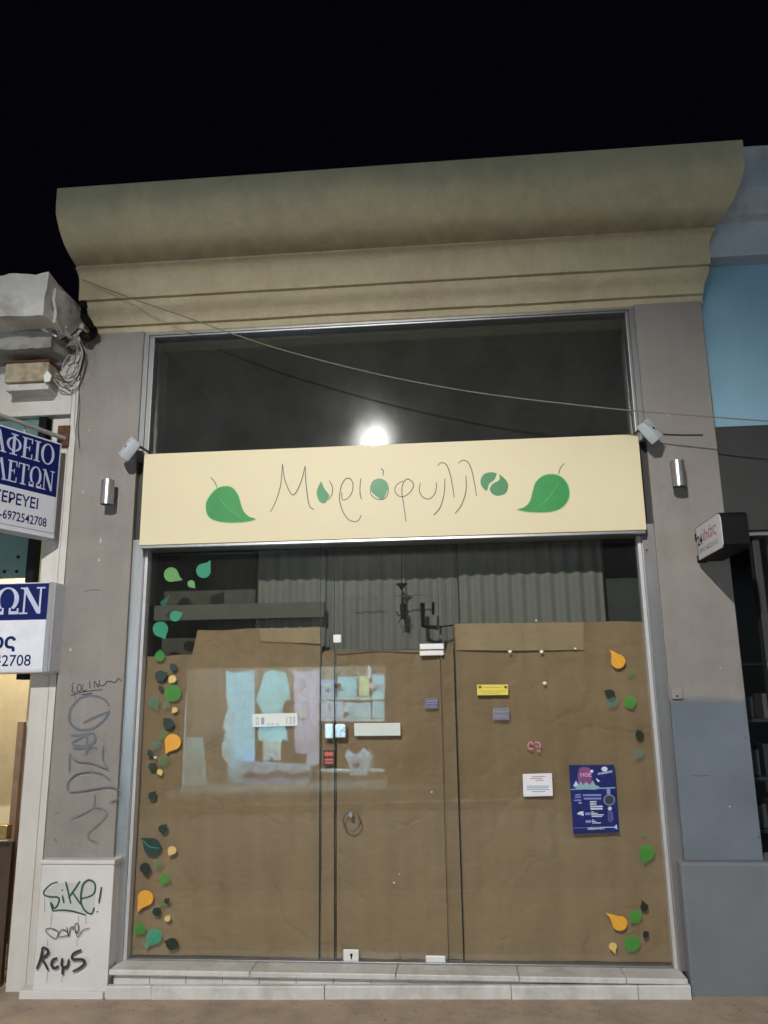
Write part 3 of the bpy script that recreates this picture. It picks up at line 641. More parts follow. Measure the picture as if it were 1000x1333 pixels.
def grow(pts, k):
    cx = sum(p[0] for p in pts)/len(pts); cy = sum(p[1] for p in pts)/len(pts); return [(cx+(x-cx)*k, cy+(y-cy)*k) for x, y in pts]
for Lf in (L1, L2):
    spoly('leaf_outline', grow(Lf, 1.05), m_halo); spoly('leaf', Lf, m_green, .0012)
m_vein = mat('leaf_vein_green', (.06, .40, .10), .5)
MB().ribbon(zm([(275,650),(310,690),(350,718)], 180, 400, 2.632), 1.0, lambda x, y, l: P(x, y, SY-.004-l)).build('leaf_vein', m_vein, sign)
MB().ribbon(zm([(598,600),(570,645),(535,680)], 500, 400, 2.632), 1.0, lambda x, y, l: P(x, y, SY-.004-l)).build('leaf_vein', m_vein, sign)
MB().ribbon(zm([(270,617),(262,598),(248,583)], 180, 400, 2.632), 1.1, smap).build('leaf_stem', m_ink, sign)
MB().ribbon(zm([(598,572),(605,550),(618,535)], 500, 400, 2.632), 1.1, smap).build('leaf_stem', m_ink, sign)
Q = lambda pts: zm(pts, 340, 580, 3.03)
letters = {'letter_mu': [[(37,262),(60,215),(78,150),(84,72)], [(84,72),(95,140),(125,195),(155,150),(174,80)], [(174,80),(178,160),(190,235),(208,252)]],
 'letter_upsilon': [[(268,138),(280,160),(280,190),(265,215)]],
 'letter_rho': [[(318,185),(322,215),(345,205),(360,180),(362,150),(350,130),(330,135),(315,165),(310,215),(325,265),(350,295),(380,298),(395,275)]],
 'letter_iota': [[(393,130),(390,170),(392,200),(398,212)]],
 'letter_omicron': [[(430,170),(435,195),(460,212),(485,210),(500,190),(502,165)], [(480,118),(482,100),(472,90)]],
 'letter_phi': [[(560,140),(535,155),(528,180),(545,200),(570,198),(595,175),(600,150),(580,132),(562,145),(555,180),(562,230),(572,300)]],
 'letter_upsilon_': [[(628,148),(625,180),(640,205),(665,210),(685,190),(692,160),(690,145)]],
 'letter_lambda': [[(697,80),(710,68),(730,75),(745,110),(755,160),(762,205)], [(725,130),(722,190),(708,240),(690,265),(680,273)]],
 'letter_lambda_': [[(778,70),(795,58),(815,65),(830,95),(842,150),(850,200)], [(808,118),(808,180),(790,235),(765,268)]]}
for nm, st in letters.items():
    b = MB()
    for i, s in enumerate(st): b.ribbon(Q(s), 1.15, smap, i*.0012)
    b.build(nm.rstrip('_'), m_ink, sign)
for lf in ([(237,140),(250,170),(268,195),(262,215),(248,228),(230,220),(220,195),(222,170)], [(430,165),(440,140),(465,130),(490,138),(502,160),(495,185),(478,212),(455,200),(438,185)],
           [(930,110),(910,105),(880,112),(866,135),(870,160),(890,178),(900,150),(920,135)], [(938,112),(940,135),(915,150),(902,170),(912,190),(935,198),(965,188),(975,160),(965,135)]):
    spoly('leaf', Q(lf), m_green2, .0005)

# ---- graffiti (parts of the wall they are sprayed on)
m_gr1 = mat('grey_blue_spray', (.135, .15, .18), .7, var=.1, scale=12); m_gr3 = mat('thin_grey_spray', (.185, .18, .185), .7, var=.1)
m_gr2 = mat('black_marker', (.025, .025, .03), .5); m_grg = mat('dark_green_spray', (.02, .075, .055), .6); m_mist = tint('green_overspray', (.30, .45, .38), .16); m_drip = tint('spray_drip', (.15, .2, .2), .4)
def strokes(name, lst, o, s, wd, m, parent, y, start=0.0):
    b = MB()
    for i, t in enumerate(lst): b.ribbon(zm(t, *o, s), wd, lambda px, py, l: P(px, py, y-l), start+.0006*i+.0005)
    return b.build(name, m, parent)
o1 = (80, 870); s1 = 5.8
strokes('graffiti', [[(98,108),(80,125),(87,150),(80,172),(95,182),(107,170)],[(130,120),(120,150),(125,175),(145,165),(147,130),(130,120)],[(165,118),(160,168),(192,163)],[(215,95),(215,155)],[(247,150),(252,98),(278,142),(288,88)],
   [(278,122),(320,130),(345,100),(380,100),(405,108),(430,75),(452,100)],[(70,207),(150,180),(310,160)],[(150,198),(235,188)]], o1, s1, 1.1, m_gr2, pl, PY)['label'] = 'thin black marker scrawl'
strokes('graffiti', [[(360,285),(330,240),(260,210),(180,210),(110,250),(65,320),(60,390),(90,440),(150,465),(230,455),(300,410),(350,350),(362,318)],[(165,412),(240,375),(365,325)],
   [(70,508),(160,502),(245,490)],[(243,490),(255,540),(205,585),(100,580),(90,555),(150,520),(180,510)],[(195,515),(190,650)],[(90,605),(270,600)]], o1, s1, 3.2, m_gr1, pl, PY, .004)['label'] = 'large blue grey sprayed letter'
strokes('graffiti', [[(60,640),(58,780)],[(65,640),(110,700),(220,715),(358,765)],[(315,580),(310,680),(350,755)],[(370,850),(310,800),(210,780),(110,800),(50,860),(50,920),(100,932),(250,910),(370,895),(440,930),(425,980),(370,1010)]], o1, s1, 1.9, m_gr1, pl, PY, .012)
strokes('graffiti', [[(250,945),(240,1040),(150,1100),(65,1130)],[(240,1040),(340,1080),(300,1150),(220,1220),(200,1280),(270,1310)]], o1, s1, 1.3, m_gr3, pl, PY, .018)
o2 = (40, 1120); s2 = 8.33
MB().poly([P(x, y, YB-.0006) for x, y in zm([(160,330),(290,250),(540,240),(640,210),(710,280),(690,560),(600,590),(250,555),(210,460)], *o2, s2)]).build('graffiti_mist', m_mist, ped)
strokes('graffiti', [[(295,235),(220,260),(150,330),(150,375),(210,395),(290,400),(310,430),(290,490),(255,520),(235,480),(215,455)],[(240,550),(340,540),(440,550),(520,570),(600,595)],[(345,380),(362,465)],[(340,318),(345,330)],
   [(380,230),(400,310),(435,470)],[(535,225),(480,310),(410,410)],[(455,350),(545,480)],[(545,415),(640,390),(690,350),(700,270),(670,225),(620,215),(570,260),(548,350),(545,440),(570,520),(620,570),(665,575),(690,510)],[(768,290),(740,465)],[(725,550),(724,564)],[(215,455),(240,550)]], o2, s2, 2.4, m_grg, ped, YB, .001)['label'] = 'dark green sprayed word'
strokes('graffiti_drip', [[(235,565),(215,720)],[(600,600),(600,690)],[(520,600),(515,720)],[(150,400),(150,560)],[(500,850),(500,930)],[(185,860),(180,930)],[(185,1190),(175,1330)],[(345,1240),(335,1330)]], o2, s2, 1.2, m_drip, ped, YB, .009)
strokes('graffiti', [[(175,790),(165,750),(210,735),(280,760),(300,790),(270,850),(215,820),(178,785)],[(300,800),(340,750),(390,770),(400,810),(350,825),(300,830)],[(390,720),(412,825)],[(415,820),(430,740),(455,720),(462,760)],[(465,740),(490,682),(520,710),(505,790),(480,730)],[(480,760),(512,830),(560,760),(640,733)]], o2, s2, 1.2, m_gr2, ped, YB, .014)
strokes('graffiti', [[(130,940),(110,1060),(65,1180)],[(130,940),(185,970),(180,1020),(110,1060)],[(110,1060),(150,1110),(190,1190)],[(290,1058),(240,1080),(228,1140),(260,1168),(305,1145)],[(345,1060),(335,1130),(360,1162),(400,1140),(415,1070)],[(350,1150),(345,1240)],
   [(550,970),(465,1010),(455,1070),(560,1075),(585,1110),(540,1160),(455,1205)]], o2, s2, 3.6, m_gr2, ped, YB, .020)['label'] = 'thick black sprayed word'

# chips and scuffs of the pilaster paint
m_chip = mat('chipped_paint', (.50, .47, .44), .8); m_scuff = tint('scuff', (.12, .10, .09), .35)
rc_ = random.Random(21)
for (cx, cy, w_, h_, par) in ((131,703,1.2,4,pl),(129,729,2,1.6,pl),(92,846,1.5,2.5,pl),(116,560,1,1.2,pl),(842,716,1.4,1.4,pr),(938,870,1,1.5,pr),(870,540,1.2,.9,pr),(108,640,1,1.8,pl),(950,1050,1.5,1,pr)):
    MB().poly([P(cx+w_*rc_.uniform(.6, 1.2)*math.cos(k*.785), cy+h_*rc_.uniform(.6, 1.2)*math.sin(k*.785), PY-.0006) for k in range(8)]).build('paint_chip', m_chip if cx != 842 else m_black, par)
for (a, c_, q, par) in ((72, 76, 1060, pl), (70, 74, 1095, pl), (96, 99, 905, pl), (985, 989, 1090, pr), (968, 973, 960, pr), (900, 925, 1010, pr), (110, 132, 770, pl)):
    MB().ribbon([(a, q), ((a+c_)/2, q+rc_.uniform(-3, 3)), (c_, q+rc_.uniform(-4, 9))], 1.4, lambda x, y, l: P(x, y, PY-.001-l)).build('scuff_mark', m_scuff, par)
# ================================================================== lights, boxes and wires on the facade
def flood(px, py, side, label):
    c = P(px, py, PY-.15)
    t = thing('floodlight', label, 'floodlight', c, 'small floodlights beside the cream sign')
    u = Vector((.62*side, -.10, .78)).normalized(); n = Vector((-.50*side, -.74, .42)); n = (n-n.dot(u)*u).normalized(); v = u.cross(n)
    Mx = Matrix((u, v, n)).transposed().to_4x4(); Mx.translation = c
    MB().box((-.078, -.05, -.035), (.078, .05, .03), .008, Mx).build('housing', m_floodbody, t, True)
    MB().box((-.070, -.044, -.041), (.070, .044, -.0355), .003, Mx).build('front_glass', mat('flood_glass', (.05, .05, .05), .15), t)
    q = Mx @ Vector((0, 0, .0305)); MB().tube([q, q+n*.004], .008, 10).build('screw_cap', m_black, t)
    e0 = Mx @ Vector((.05, 0, -.02)); MB().tube([e0, (c.x+.09*side, PY-.04, c.z+.01), (c.x+.09*side, PY, c.z+.005)], .009, 8).build('bracket', m_rust, t)
    return t
flood(168.5, 584, 1, 'pale floodlight on the left pilaster, at the upper left corner of the cream sign')
flood(846.5, 561, -1, 'pale floodlight on the right pilaster, at the upper right corner of the cream sign')
def cyl(px, py, label):
    c = P(px, py, PY-.10)
    t = thing('wall_light', label, 'wall light', (c.x, PY, c.z), 'cylindrical wall lights on the pilasters')
    n = 28; b = MB()
    for (r, z0, z1) in ((.045, -.088, .088),):
        b.tube([(c.x, c.y, c.z+z0), (c.x, c.y, c.z+z1)], r, n, False); b.tube([(c.x, c.y, c.z+z1), (c.x, c.y, c.z+z0)], r-.004, n, False)
        for z in (z0, z1):
            A_ = [Vector((c.x+rr*math.cos(2*math.pi*k/n), c.y+rr*math.sin(2*math.pi*k/n), c.z+z)) for rr in (r, r-.004) for k in range(n)]
            for k in range(n): b.quad(A_[k], A_[(k+1) % n], A_[n+(k+1) % n], A_[n+k])
    b.build('cylinder_shade', mat('satin_aluminium', (.50, .50, .51), .33, metal=.85, var=.05, scale=30), t, True)
    MB().tube([(c.x, c.y, c.z-.05), (c.x, c.y, c.z+.05)], .03, 14).build('lamp_holder', m_black, t)
    MB().box((c.x-.02, c.y+.035, c.z-.03), (c.x+.02, PY, c.z+.03), .003).build('wall_mount', m_alu2, t)
cyl(140, 641, 'brushed metal cylinder light on the left pilaster below the floodlight')
cyl(883, 617, 'brushed metal cylinder light on the right pilaster above the projecting sign')
# key switch box
k = thing('key_switch_box', 'small grey plate with key switch on the right pilaster', 'switch box', P(881, 902, PY))
a, c = P(875, 910, PY-.022), P(888, 893.5, PY-.022)
MB().box((a.x, PY-.022, a.z), (c.x, PY-.001, c.z), .004).build('cover', mat('box_grey', (.26, .24, .235), .5), k)
q = P(881.5, 906, PY-.022); MB().tube([(q.x, q.y-.004, q.z), (q.x, q.y, q.z)], .006, 10).build('key_barrel', m_black, k)
# projecting light box sign on the right pilaster
cw = P(904, 711, PY-.06)
ps = thing('projecting_sign', 'small black light box sign projecting from right pilaster, white face with red letters', 'sign', (cw.x, PY, cw.z))
X0 = P(907, 711, PY-.07).x; zt, zb = Z(905, 688, PY-.07), Z(908, 731, PY-.07); YW = PY-.07; TH = .15
def face_y(px, py):   # depth where the picture ray meets the plane x = X0
    d = _F+R2*((px-500)/F)+U2*((666.5-py)/F); t = X0/d.x; return d.y*t-CAMD
YN = face_y(939.5, 688)
H = zt-zb; rc = .05
out = [(YW, zb), (YN+rc*.4, zb), (YN, zb+rc*.4)]
for i in range(7): t = math.pi/2*i/6; out.append((YN+rc-rc*math.cos(t), zt-rc+rc*math.sin(t)))
out += [(YW, zt)]
MB().extr([(X0+.004, y, z) for y, z in out], (TH, 0, 0)).build('case', m_black, ps)
def inset(o, k):
    cy = sum(p[0] for p in o)/len(o); cz = (zt+zb)/2; return [(cy+(y-cy)*k, cz+(z-cz)*k) for y, z in o]
MB().extr([(X0, y, z) for y, z in inset(out, .95)], (.006, 0, 0)).build('face_panel', m_signwhite, ps)
def psm(v0): return lambda s, t: (X0-.001, YW-.03-s, v0+t)
Ls = abs(YN-YW)
text('lettering', '24', psm(zb+H*.42), m_black, ps, H*.30, Ls*.20, .03)
text('lettering', 'ίhάς', lambda s, t: (X0-.001, YW-.03-Ls*.24-s, zb+H*.42+t), mat('rose_sign_print', (.45, .06, .08), .5), ps, H*.42, Ls*.52, .0)
text('lettering', 'ΩΡΟ ΚΟΙΝΟ', psm(zb+H*.20), mat('grey_sign_print', (.28, .30, .33), .5), ps, H*.13, Ls*.78, .01)
for zz in (zt-H*.22, zb+H*.12): MB().box((X0+.03, YW, zz-.012), (X0+.06, PY, zz+.012), .002).box((X0+.015, PY-.012, zz-.025), (X0+.075, PY, zz+.025), .002).build('bracket', m_black, ps)
# the wire slung across the facade
def lerp(a, b, t): return a+(b-a)*t
def wire(name, pts, y0, y1, r, m, label):
    q = smooth(pts, 8); x0, x1 = q[0][0], q[-1][0]
    o = MB().tube([P(x, y, lerp(y0, y1, (x-x0)/(x1-x0))) for x, y in q], r, 6).build(name, m)
    return tag(o, label, 'cable')
wire('overhead_wire', [(107,364),(170,388),(240,412),(310,437),(380,459),(500,489),(620,511),(740,526),(840,536),(930,543),(1010,549)], -.20, -.42, .0042, m_cable, 'thin grey wire slung from the cornice end across the dark upper window')
wire('thin_wire', [(835,563),(860,565),(890,566),(915,566)], -.07, -.07, .003, m_black, 'short black wire running right from the right floodlight')

ml_ = mat('litter', (.30, .26, .2), .8, var=.4)
rg_ = random.Random(3)
gb = MB()
for i in range(110):
    x = rg_.uniform(-3.3, 2.3); y = -.19-abs(rg_.gauss(0, .16)); z = gz(x)+.001; r_ = rg_.uniform(.001, .0045)
    gb.loft([(x-r_, y-r_*.7, z), (x+r_, y-r_, z), (x+r_*.8, y+r_, z), (x-r_*.6, y+r_, z)], [(x-r_*.6, y-r_*.4, z+r_*.7), (x+r_*.6, y-r_*.6, z+r_*.6), (x+r_*.5, y+r_*.5, z+r_*.8), (x-r_*.4, y+r_*.6, z+r_*.6)])
tag(gb.build('grit', mat('grit_dark', (.10, .08, .06), .9, var=.5, scale=30)), 'dark grit and crumbs along the foot of the wall', 'grit', None, 'stuff')
# ================================================================== left neighbour
LX = XL0-.012
lb = thing('left_building', 'white neighbouring building with stained slab edge, at the left edge', 'building', (LX-.4, 0, gz(LX)))
LY = -.045
xa_, xb_ = X(30, 1000, LY), LX
xg = X(55, 1000, LY)
MB().box((xg+.004, LY, -.25), (xb_, .4, 4.62), .004).build('wall_pier', m_white, lb)
MB().box((xa_, LY+.012, -.25), (xg-.004, .4, Z(60, 545, LY)), .004).build('wall_pier', m_white, lb)
MB().box((xa_-.002, LY+.03, -.25), (xb_, .38, 3.2)).build('wall_core', m_mortar, lb)
zhd = Z(30, 541, LY)
MB().box((-8, LY+.012, zhd), (xg-.004, .4, 4.62), .004).build('wall_panel', m_white, lb)
# projecting slab edge
pf = -.52
zt1, zb1 = Z(30, 357, pf), Z(30, 411, pf)
xe = X(60, 380, pf)
MB().box((-8, pf, zb1), (xe-1.2, .4, zt1)).build('canopy_slab', m_dirty, lb)
MB().rough((xe-1.199, pf, zb1), (xe, .4, zt1), (26, 18, 8), .016, 1).build('canopy_slab', m_dirty, lb, True)
MB().rough((xe+.002, pf+.10, zb1-.02), (LX-.03, .4, zt1-.06), (8, 20, 8), .022, 5).build('canopy_slab', m_dirty, lb, True)
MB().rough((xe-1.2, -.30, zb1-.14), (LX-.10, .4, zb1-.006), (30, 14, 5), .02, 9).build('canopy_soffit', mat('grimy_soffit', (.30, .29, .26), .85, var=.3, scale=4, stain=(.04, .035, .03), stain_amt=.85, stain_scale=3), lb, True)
# door recess
MB().box((-8, 1.9, -.2), (xa_, 2.0, 3.9)).build('back_wall', mat('cream_inner_wall', (.62, .53, .36), .8, var=.1), lb)
MB().box((xa_-.25, .4, -.2), (xa_+.1, 1.9, 3.9)).build('side_wall', mat('cream_side_wall', (.60, .52, .37), .8, var=.1), lb)
MB().box((-8, .4, 3.4), (xa_, 1.9, 3.5)).build('ceiling', m_white, lb)
# teal shutter box panel above, dark post
ty = .02
MB().box((-8, ty, Z(20, 752, ty)), (X(37, 725, ty), ty+.04, zhd+.02)).build('teal_panel', mat('teal_panel_paint', (.10, .20, .19), .5, var=.1, streak=.2), lb)
MB().box((X(37, 725, ty)+.001, ty-.02, Z(20, 885, ty)), (X(47, 725, ty), ty+.06, zhd+.02)).build('dark_post', m_black, lb)
for (px, py) in ((24, 725), (6, 744), (22, 744)):
    c = P(px, py, ty); MB().tube([(c.x, ty-.006, c.z), (c.x, ty+.001, c.z)], .012, 10).build('bolt', m_black, lb)
MB().box((-8, LY+.0, Z(10, 1092, 0)), (X(13, 1085, 0), .03, Z(10, 1073, 0)), .006).build('push_bar', mat('brass_bar', (.65, .48, .2), .25, metal=.9), lb)
MB().box((-8, .05, -.2), (X(9, 1180, .05), .09, Z(10, 1096, .05))).build('door_leaf', mat('dark_wood', (.06, .035, .02), .5, var=.3), lb)
MB().box((X(18, 1000, .3), .3, .2), (X(26, 1000, .3), .34, Z(20, 940, .3))).build('door_stile', mat('brown_wood', (.22, .13, .08), .5, var=.3), lb)
# warm bulb inside the recess (the doorway glows in the photograph)
bd = bpy.data.lights.new('doorway_bulb', 'POINT'); bd.energy = 85; bd.color = (1, .88, .68); bd.shadow_soft_size = .08
bo = bpy.data.objects.new('doorway_bulb', bd); COL.objects.link(bo); bo.location = (-3.9, 1.1, 3.1)
# thing stuff: marble base seam, rusty bits
fl = thing('left_lamp_bracket', 'white floodlight and bracket under the slab of the left building', 'floodlight', P(75, 425, -.25))
c = P(75, 428, -.22); Rm = Matrix.Translation(c) @ Matrix.Rotation(.65, 4, 'Y') @ Matrix.Rotation(-.5, 4, 'X')
MB().box((-.065, -.04, -.045), (.065, .04, .045), .008, Rm).build('housing', m_floodbody, fl)
MB().tube([P(54, 428, -.30), P(74, 438, -.28)], .008, 8).build('lamp_tube', m_sw, fl)
MB().tube([c, (c.x+.05, LY+.012, c.z+.02)], .015, 8).build('bracket', m_rust, fl)
jb = thing('meter_box', 'rust stained cream electrical box on the white wall of the left building', 'electrical box', P(38, 512, LY))
a, c = P(5, 498, -.20), P(69, 470, -.20)
MB().box((a.x, -.20, a.z), (c.x-.03, LY+.012, c.z), .008).build('box_body', m_rustbox, jb)
MB().box((a.x-.01, -.21, c.z-.002), (c.x-.02, LY+.012, c.z+.014), .003).build('lid', m_rust, jb)
MB().box((a.x, -.17, a.z-.055), (c.x-.035, LY+.012, a.z-.001), .006).build('lower_ledge', m_dirty, jb)
c = P(62, 489, -.205); MB().poly([(c.x-.03, c.y, c.z), (c.x-.005, c.y, c.z+.04), (c.x+.03, c.y, c.z), (c.x+.02, c.y, c.z-.045), (c.x-.02, c.y, c.z-.05)]).build('paper_label', m_sw, jb)
MB().tube([P(20, 452, -.12), P(26, 446, -.12), P(32, 450, -.12)], .035, 10).build('cable_gland', m_black, lb)
MB().tube([P(54, 451, -.14), P(98, 447, -.05)], [.022, .016], 8).build('dark_conduit', m_black, lb)
for i, (dx, dy, rr) in enumerate(((0, 0, .0055), (3, 3, .005), (-2, 5, .005), (5, 7, .006), (2, 11, .005))):
    q = smooth([(72+dx*.4, 486+dy*.7), (84+dx, 490+dy), (96+dx, 484+dy*.9), (104+dx*.7, 468+dy*.5), (107, 452+dy*.4), (100, 441+dy*.3), (90, 446+dy*.3)], 5)
    tag(MB().tube([P(x, y, -.10-.012*i) for x, y in q], rr, 6).build('cable_loop', [m_cable_w, m_cable, m_cable_w, m_cable, m_cable_w][i]),
        ['topmost pale loop of cable by the rusty box', 'second loop, brown grey cable by the rusty box', 'third pale loop of cable by the rusty box', 'thick brown grey cable loop by the rusty box', 'lowest pale loop of cable by the rusty box'][i], 'cable', 'cable loops on the left building')
for i, (pts_, rr, m_, lab) in enumerate((([(70,494),(78,503),(92,500),(101,486),(100,470),(92,462),(84,470),(80,484)], .0045, m_cable_w, 'innermost thin pale cable loop'),
      ([(74,480),(86,498),(99,494),(106,478),(110,458),(104,446)], .004, m_black, 'thin black cable crossing the pale loops'),
      ([(98,498),(99,520),(97,548),(99,575)], .004, m_cable_w, 'pale cable running down the white wall from the loops'),
      ([(60,425),(76,441),(92,437),(104,428),(112,436)], .005, m_black, 'sagging black cable behind the left floodlight'),
      ([(86,452),(94,444),(101,452),(97,470),(88,476)], .006, m_cable, 'short brown cable twisted round the loops'))):
    q = smooth(pts_, 5); tag(MB().tube([P(x, y, -.13-.014*i) for x, y in q], rr, 6).build('cable_loop', m_), lab, 'cable', 'cable loops on the left building')
cb = smooth([(96,345),(103,362),(105,384),(109,398),(110,412),(118,424),(122,432),(116,440),(108,436)], 5)
tag(MB().tube([P(x, y, -.14-.02*math.sin(i*.9)) for i, (x, y) in enumerate(cb)], [.012+.008*abs(math.sin(i*.37))+(.012 if y > 395 else 0) for i, (x, y) in enumerate(cb)], 9).build('black_cable_bundle', m_black), 'black cable bundle dropping between the two buildings', 'cable')
for i, (px, py) in enumerate(((118, 436), (112, 428), (121, 442))):
    pass
MB().box((P(90, 445, -.1).x, -.12, P(90, 452, -.1).z), (P(106, 445, -.1).x, LY, P(90, 436, -.1).z), .006).build('junction_box', m_cable_w, lb)
# bracket arm that carries the angled sign
arm = thing('sign_bracket', 'white iron arm with rusty wall plate above the angled blue sign', 'bracket', P(86, 570, LY))
MB().box((X(76, 570, LY), LY-.02, Z(80, 582, LY)), (X(91, 570, LY), LY-.001, Z(80, 555, LY)), .003).build('wall_plate', m_rust, arm)

# ---- angled projecting sign (blue and white)
ang = math.radians(24)
S0 = P(78, 579, -.16); dirw = Vector((-math.sin(ang), -math.cos(ang), 0))    # from wall towards the street
def on_plane(px, py, S0=S0, dv=dirw):
    d = _F+R2*((px-500)/F)+U2*((666.5-py)/F); n_ = Vector((dv.y, -dv.x, 0)); o = Vector((0, -CAMD, CZ))
    t = (S0-o).dot(n_)/d.dot(n_); return o+d*t
SB = on_plane(73, 696); SB = Vector((S0.x, S0.y, SB.z)); HS = S0.z-SB.z; WS = 1.7
nrm = Vector((math.cos(ang), -math.sin(ang), 0))            # faces the viewer
bs = thing('angled_street_sign', 'blue and white projecting sign with white and black Greek lettering, above the other blue sign', 'sign', S0+dirw*.8-Vector((0, 0, HS)), 'blue and white signs of the left building')
def sgm(u, v, l=0.0): return S0+dirw*(WS-u)+Vector((0, 0, v-HS))+nrm*l      # u from far left end, v up from the bottom
def sbox(u0, v0, u1, v1, l0, l1, name, m, parent=bs):
    A_ = [sgm(u0, v0, l0), sgm(u1, v0, l0), sgm(u1, v1, l0), sgm(u0, v1, l0)]; B_ = [sgm(u0, v0, l1), sgm(u1, v0, l1), sgm(u1, v1, l1), sgm(u0, v1, l1)]
    return MB().loft(A_, B_).build(name, m, parent)
sbox(0, -.03, WS+.015, HS+.012, -.13, -.002, 'case', m_signwhite)
VB = HS*.405
sbox(.01, VB, WS, HS, 0, .003, 'blue_band', m_navy); sbox(.01, .005, WS, VB-.001, 0, .003, 'white_band', m_signwhite)
# --- serif capitals
def seg(x0, y0, x1, y1, w_): 
    dx, dy = x1-x0, y1-y0; l = math.hypot(dx, dy); nx_, ny_ = -dy/l*w_/2, dx/l*w_/2
    return [(x0+nx_, y0+ny_), (x1+nx_, y1+ny_), (x1-nx_, y1-ny_), (x0-nx_, y0-ny_)]
def hor(x0, x1, y0, y1): return [(x0, y0), (x1, y0), (x1, y1), (x0, y1)]
def ring_(cx, cy, rx, ry, thick, thin, a0=0, a1=360, n=22):
    o = []
    for i in range(n):
        t0, t1 = math.radians(a0+(a1-a0)*i/n), math.radians(a0+(a1-a0)*(i+1)/n)
        def pt(t, inn): return (cx+(rx-(thick if inn else 0))*math.cos(t), cy+(ry-(thin if inn else 0))*math.sin(t))
        o.append([pt(t0, 0), pt(t1, 0), pt(t1, 1), pt(t0, 1)])
    return o
T, t_ = .16, .055
SER = {'Γ': (.68, [hor(.12, .12+T, 0, 1), hor(.02, .38, 0, t_), hor(.02, .62, 1-t_, 1), hor(.58, .64, .74, 1)]),
 'Ρ': (.72, [hor(.12, .12+T, 0, 1), hor(.02, .40, 0, t_), hor(.02, .3, 1-t_, 1)]+ring_(.33, .74, .33, .26, T, t_, -90, 90)),
 'Α': (.84, [seg(.12, 0, .40, 1, t_*1.2), seg(.40, 1, .72, 0, T), hor(.2, .58, .32, .32+t_), hor(0, .25, 0, t_), hor(.54, .88, 0, t_)]),
 'Φ': (.84, [hor(.35, .35+T, 0, 1), hor(.22, .64, 0, t_), hor(.22, .64, 1-t_, 1)]+ring_(.43, .5, .42, .33, T*.9, t_)),
 'Ε': (.72, [hor(.12, .12+T, 0, 1), hor(.02, .64, 0, t_), hor(.02, .62, 1-t_, 1), hor(.28, .48, .5, .5+t_), hor(.60, .66, 0, .26), hor(.57, .63, .76, 1), hor(.45, .50, .40, .64)]),
 'Ι': (.42, [hor(.13, .13+T, 0, 1), hor(.02, .40, 0, t_), hor(.02, .40, 1-t_, 1)]),
 'Ο': (.86, ring_(.42, .5, .41, .52, T, t_)),
 'Λ': (.84, [seg(.12, 0, .40, 1, t_*1.2), seg(.40, 1, .72, 0, T), hor(0, .25, 0, t_), hor(.54, .88, 0, t_)]),
 'Τ': (.76, [hor(.28, .28+T, 0, 1), hor(.17, .55, 0, t_), hor(.02, .70, 1-t_, 1), hor(.0, .06, .74, 1), hor(.66, .72, .74, 1)]),
 'Ω': (.88, ring_(.43, .56, .41, .46, T, t_, -52, 232)+[hor(.04, .34, 0, T*.7), hor(.52, .82, 0, T*.7), hor(.27, .34, 0, .24), hor(.52, .59, 0, .24), hor(.0, .06, 0, .22), hor(.80, .86, 0, .22)]),
 'Ν': (.86, [hor(.13, .13+t_*1.2, 0, 1), seg(.16, .98, .70, .04, T), hor(.68, .68+t_*1.2, 0, 1), hor(.0, .30, 0, t_), hor(.56, .86, 1-t_, 1), hor(.0, .2, 1-t_, 1)]), ' ': (.5, [])}
def serif(word, u_right, v0, h, cond, mapf, parent, m, name='lettering'):
    wds = [SER[c][0]*cond*h for c in word]; u = u_right-sum(wds); b = MB(); n_ = 0
    for c, wd in zip(word, wds):
        for q in SER[c][1]:
            n_ += 1; b.poly([mapf(u+x*cond*h, v0+y*h, .0045+.00006*n_) for x, y in q])
        u += wd
    return b.build(name, m, parent)
m_lt = mat('pale_blue_lettering', (.50, .53, .70), .4)
hl = (HS-VB)*.36
serif('ΓΡΑΦΕΙΟ', WS-.04, VB+(HS-VB)*.56, hl*1.05, .92, sgm, bs, m_lt); serif('ΤΕΛΕΤΩΝ', WS-.03, VB+(HS-VB)*.08, hl*1.05, .78, sgm, bs, m_lt)
text('lettering', 'ΔΙΑΝΥΚΤΕΡΕΥΕΙ', lambda s, t: sgm(WS-.14-.66+s, VB*.56+t, .0045), m_navy, bs, VB*.30, .66, .02)
text('lettering', '2310.029928 -6972542708', lambda s, t: sgm(WS-.06-.74+s, VB*.14+t, .0045), m_navy, bs, VB*.24, .74, .01)
ROOT[arm] = ROOT[arm]
pA = P(84, 571, LY-.02)
MB().tube([pA, pA+Vector((-.50, -1.3, .02))], .016, 10).build('arm', m_cable_w, arm)
for u in (WS-.25, .4):
    q = sgm(u, HS, -.06); MB().tube([q, q+Vector((0, 0, .07))], .008, 6).build('hanger', m_cable_w, arm)
# ---- flat light box lower down
FY = -.22
fs = thing('light_box_sign', 'blue and white light box sign fixed flat on the left building, below the angled one', 'sign', P(30, 873, FY), 'blue and white signs of the left building')
f0, f1 = P(66, 874, FY), P(69, 757, FY); fx1 = (f0.x+f1.x)/2
fz0, fz1 = Z(40, 876, FY), Z(40, 758, FY); fx0 = fx1-1.75
MB().box((fx0, FY, fz0), (fx1, LY+.012, fz1), .012).build('case', m_signwhite, fs)
fb = Z(30, 807, FY); fin = X(61, 800, FY)
MB().box((fx0+.02, FY-.003, fb), (fin, FY-.0005, Z(30, 760, FY)), 0).build('blue_band', m_navy, fs)
MB().box((fx0+.02, FY-.002, Z(30, 871, FY)), (fin, FY-.0005, fb-.001), 0).build('white_band', mat('backlit_white', (.70, .72, .80), .3), fs)
MB().box((fin+.002, FY-.006, fz0+.004), (fx1-.004, FY-.0005, fz1-.004), .003).build('edge_trim', m_alu2, fs)
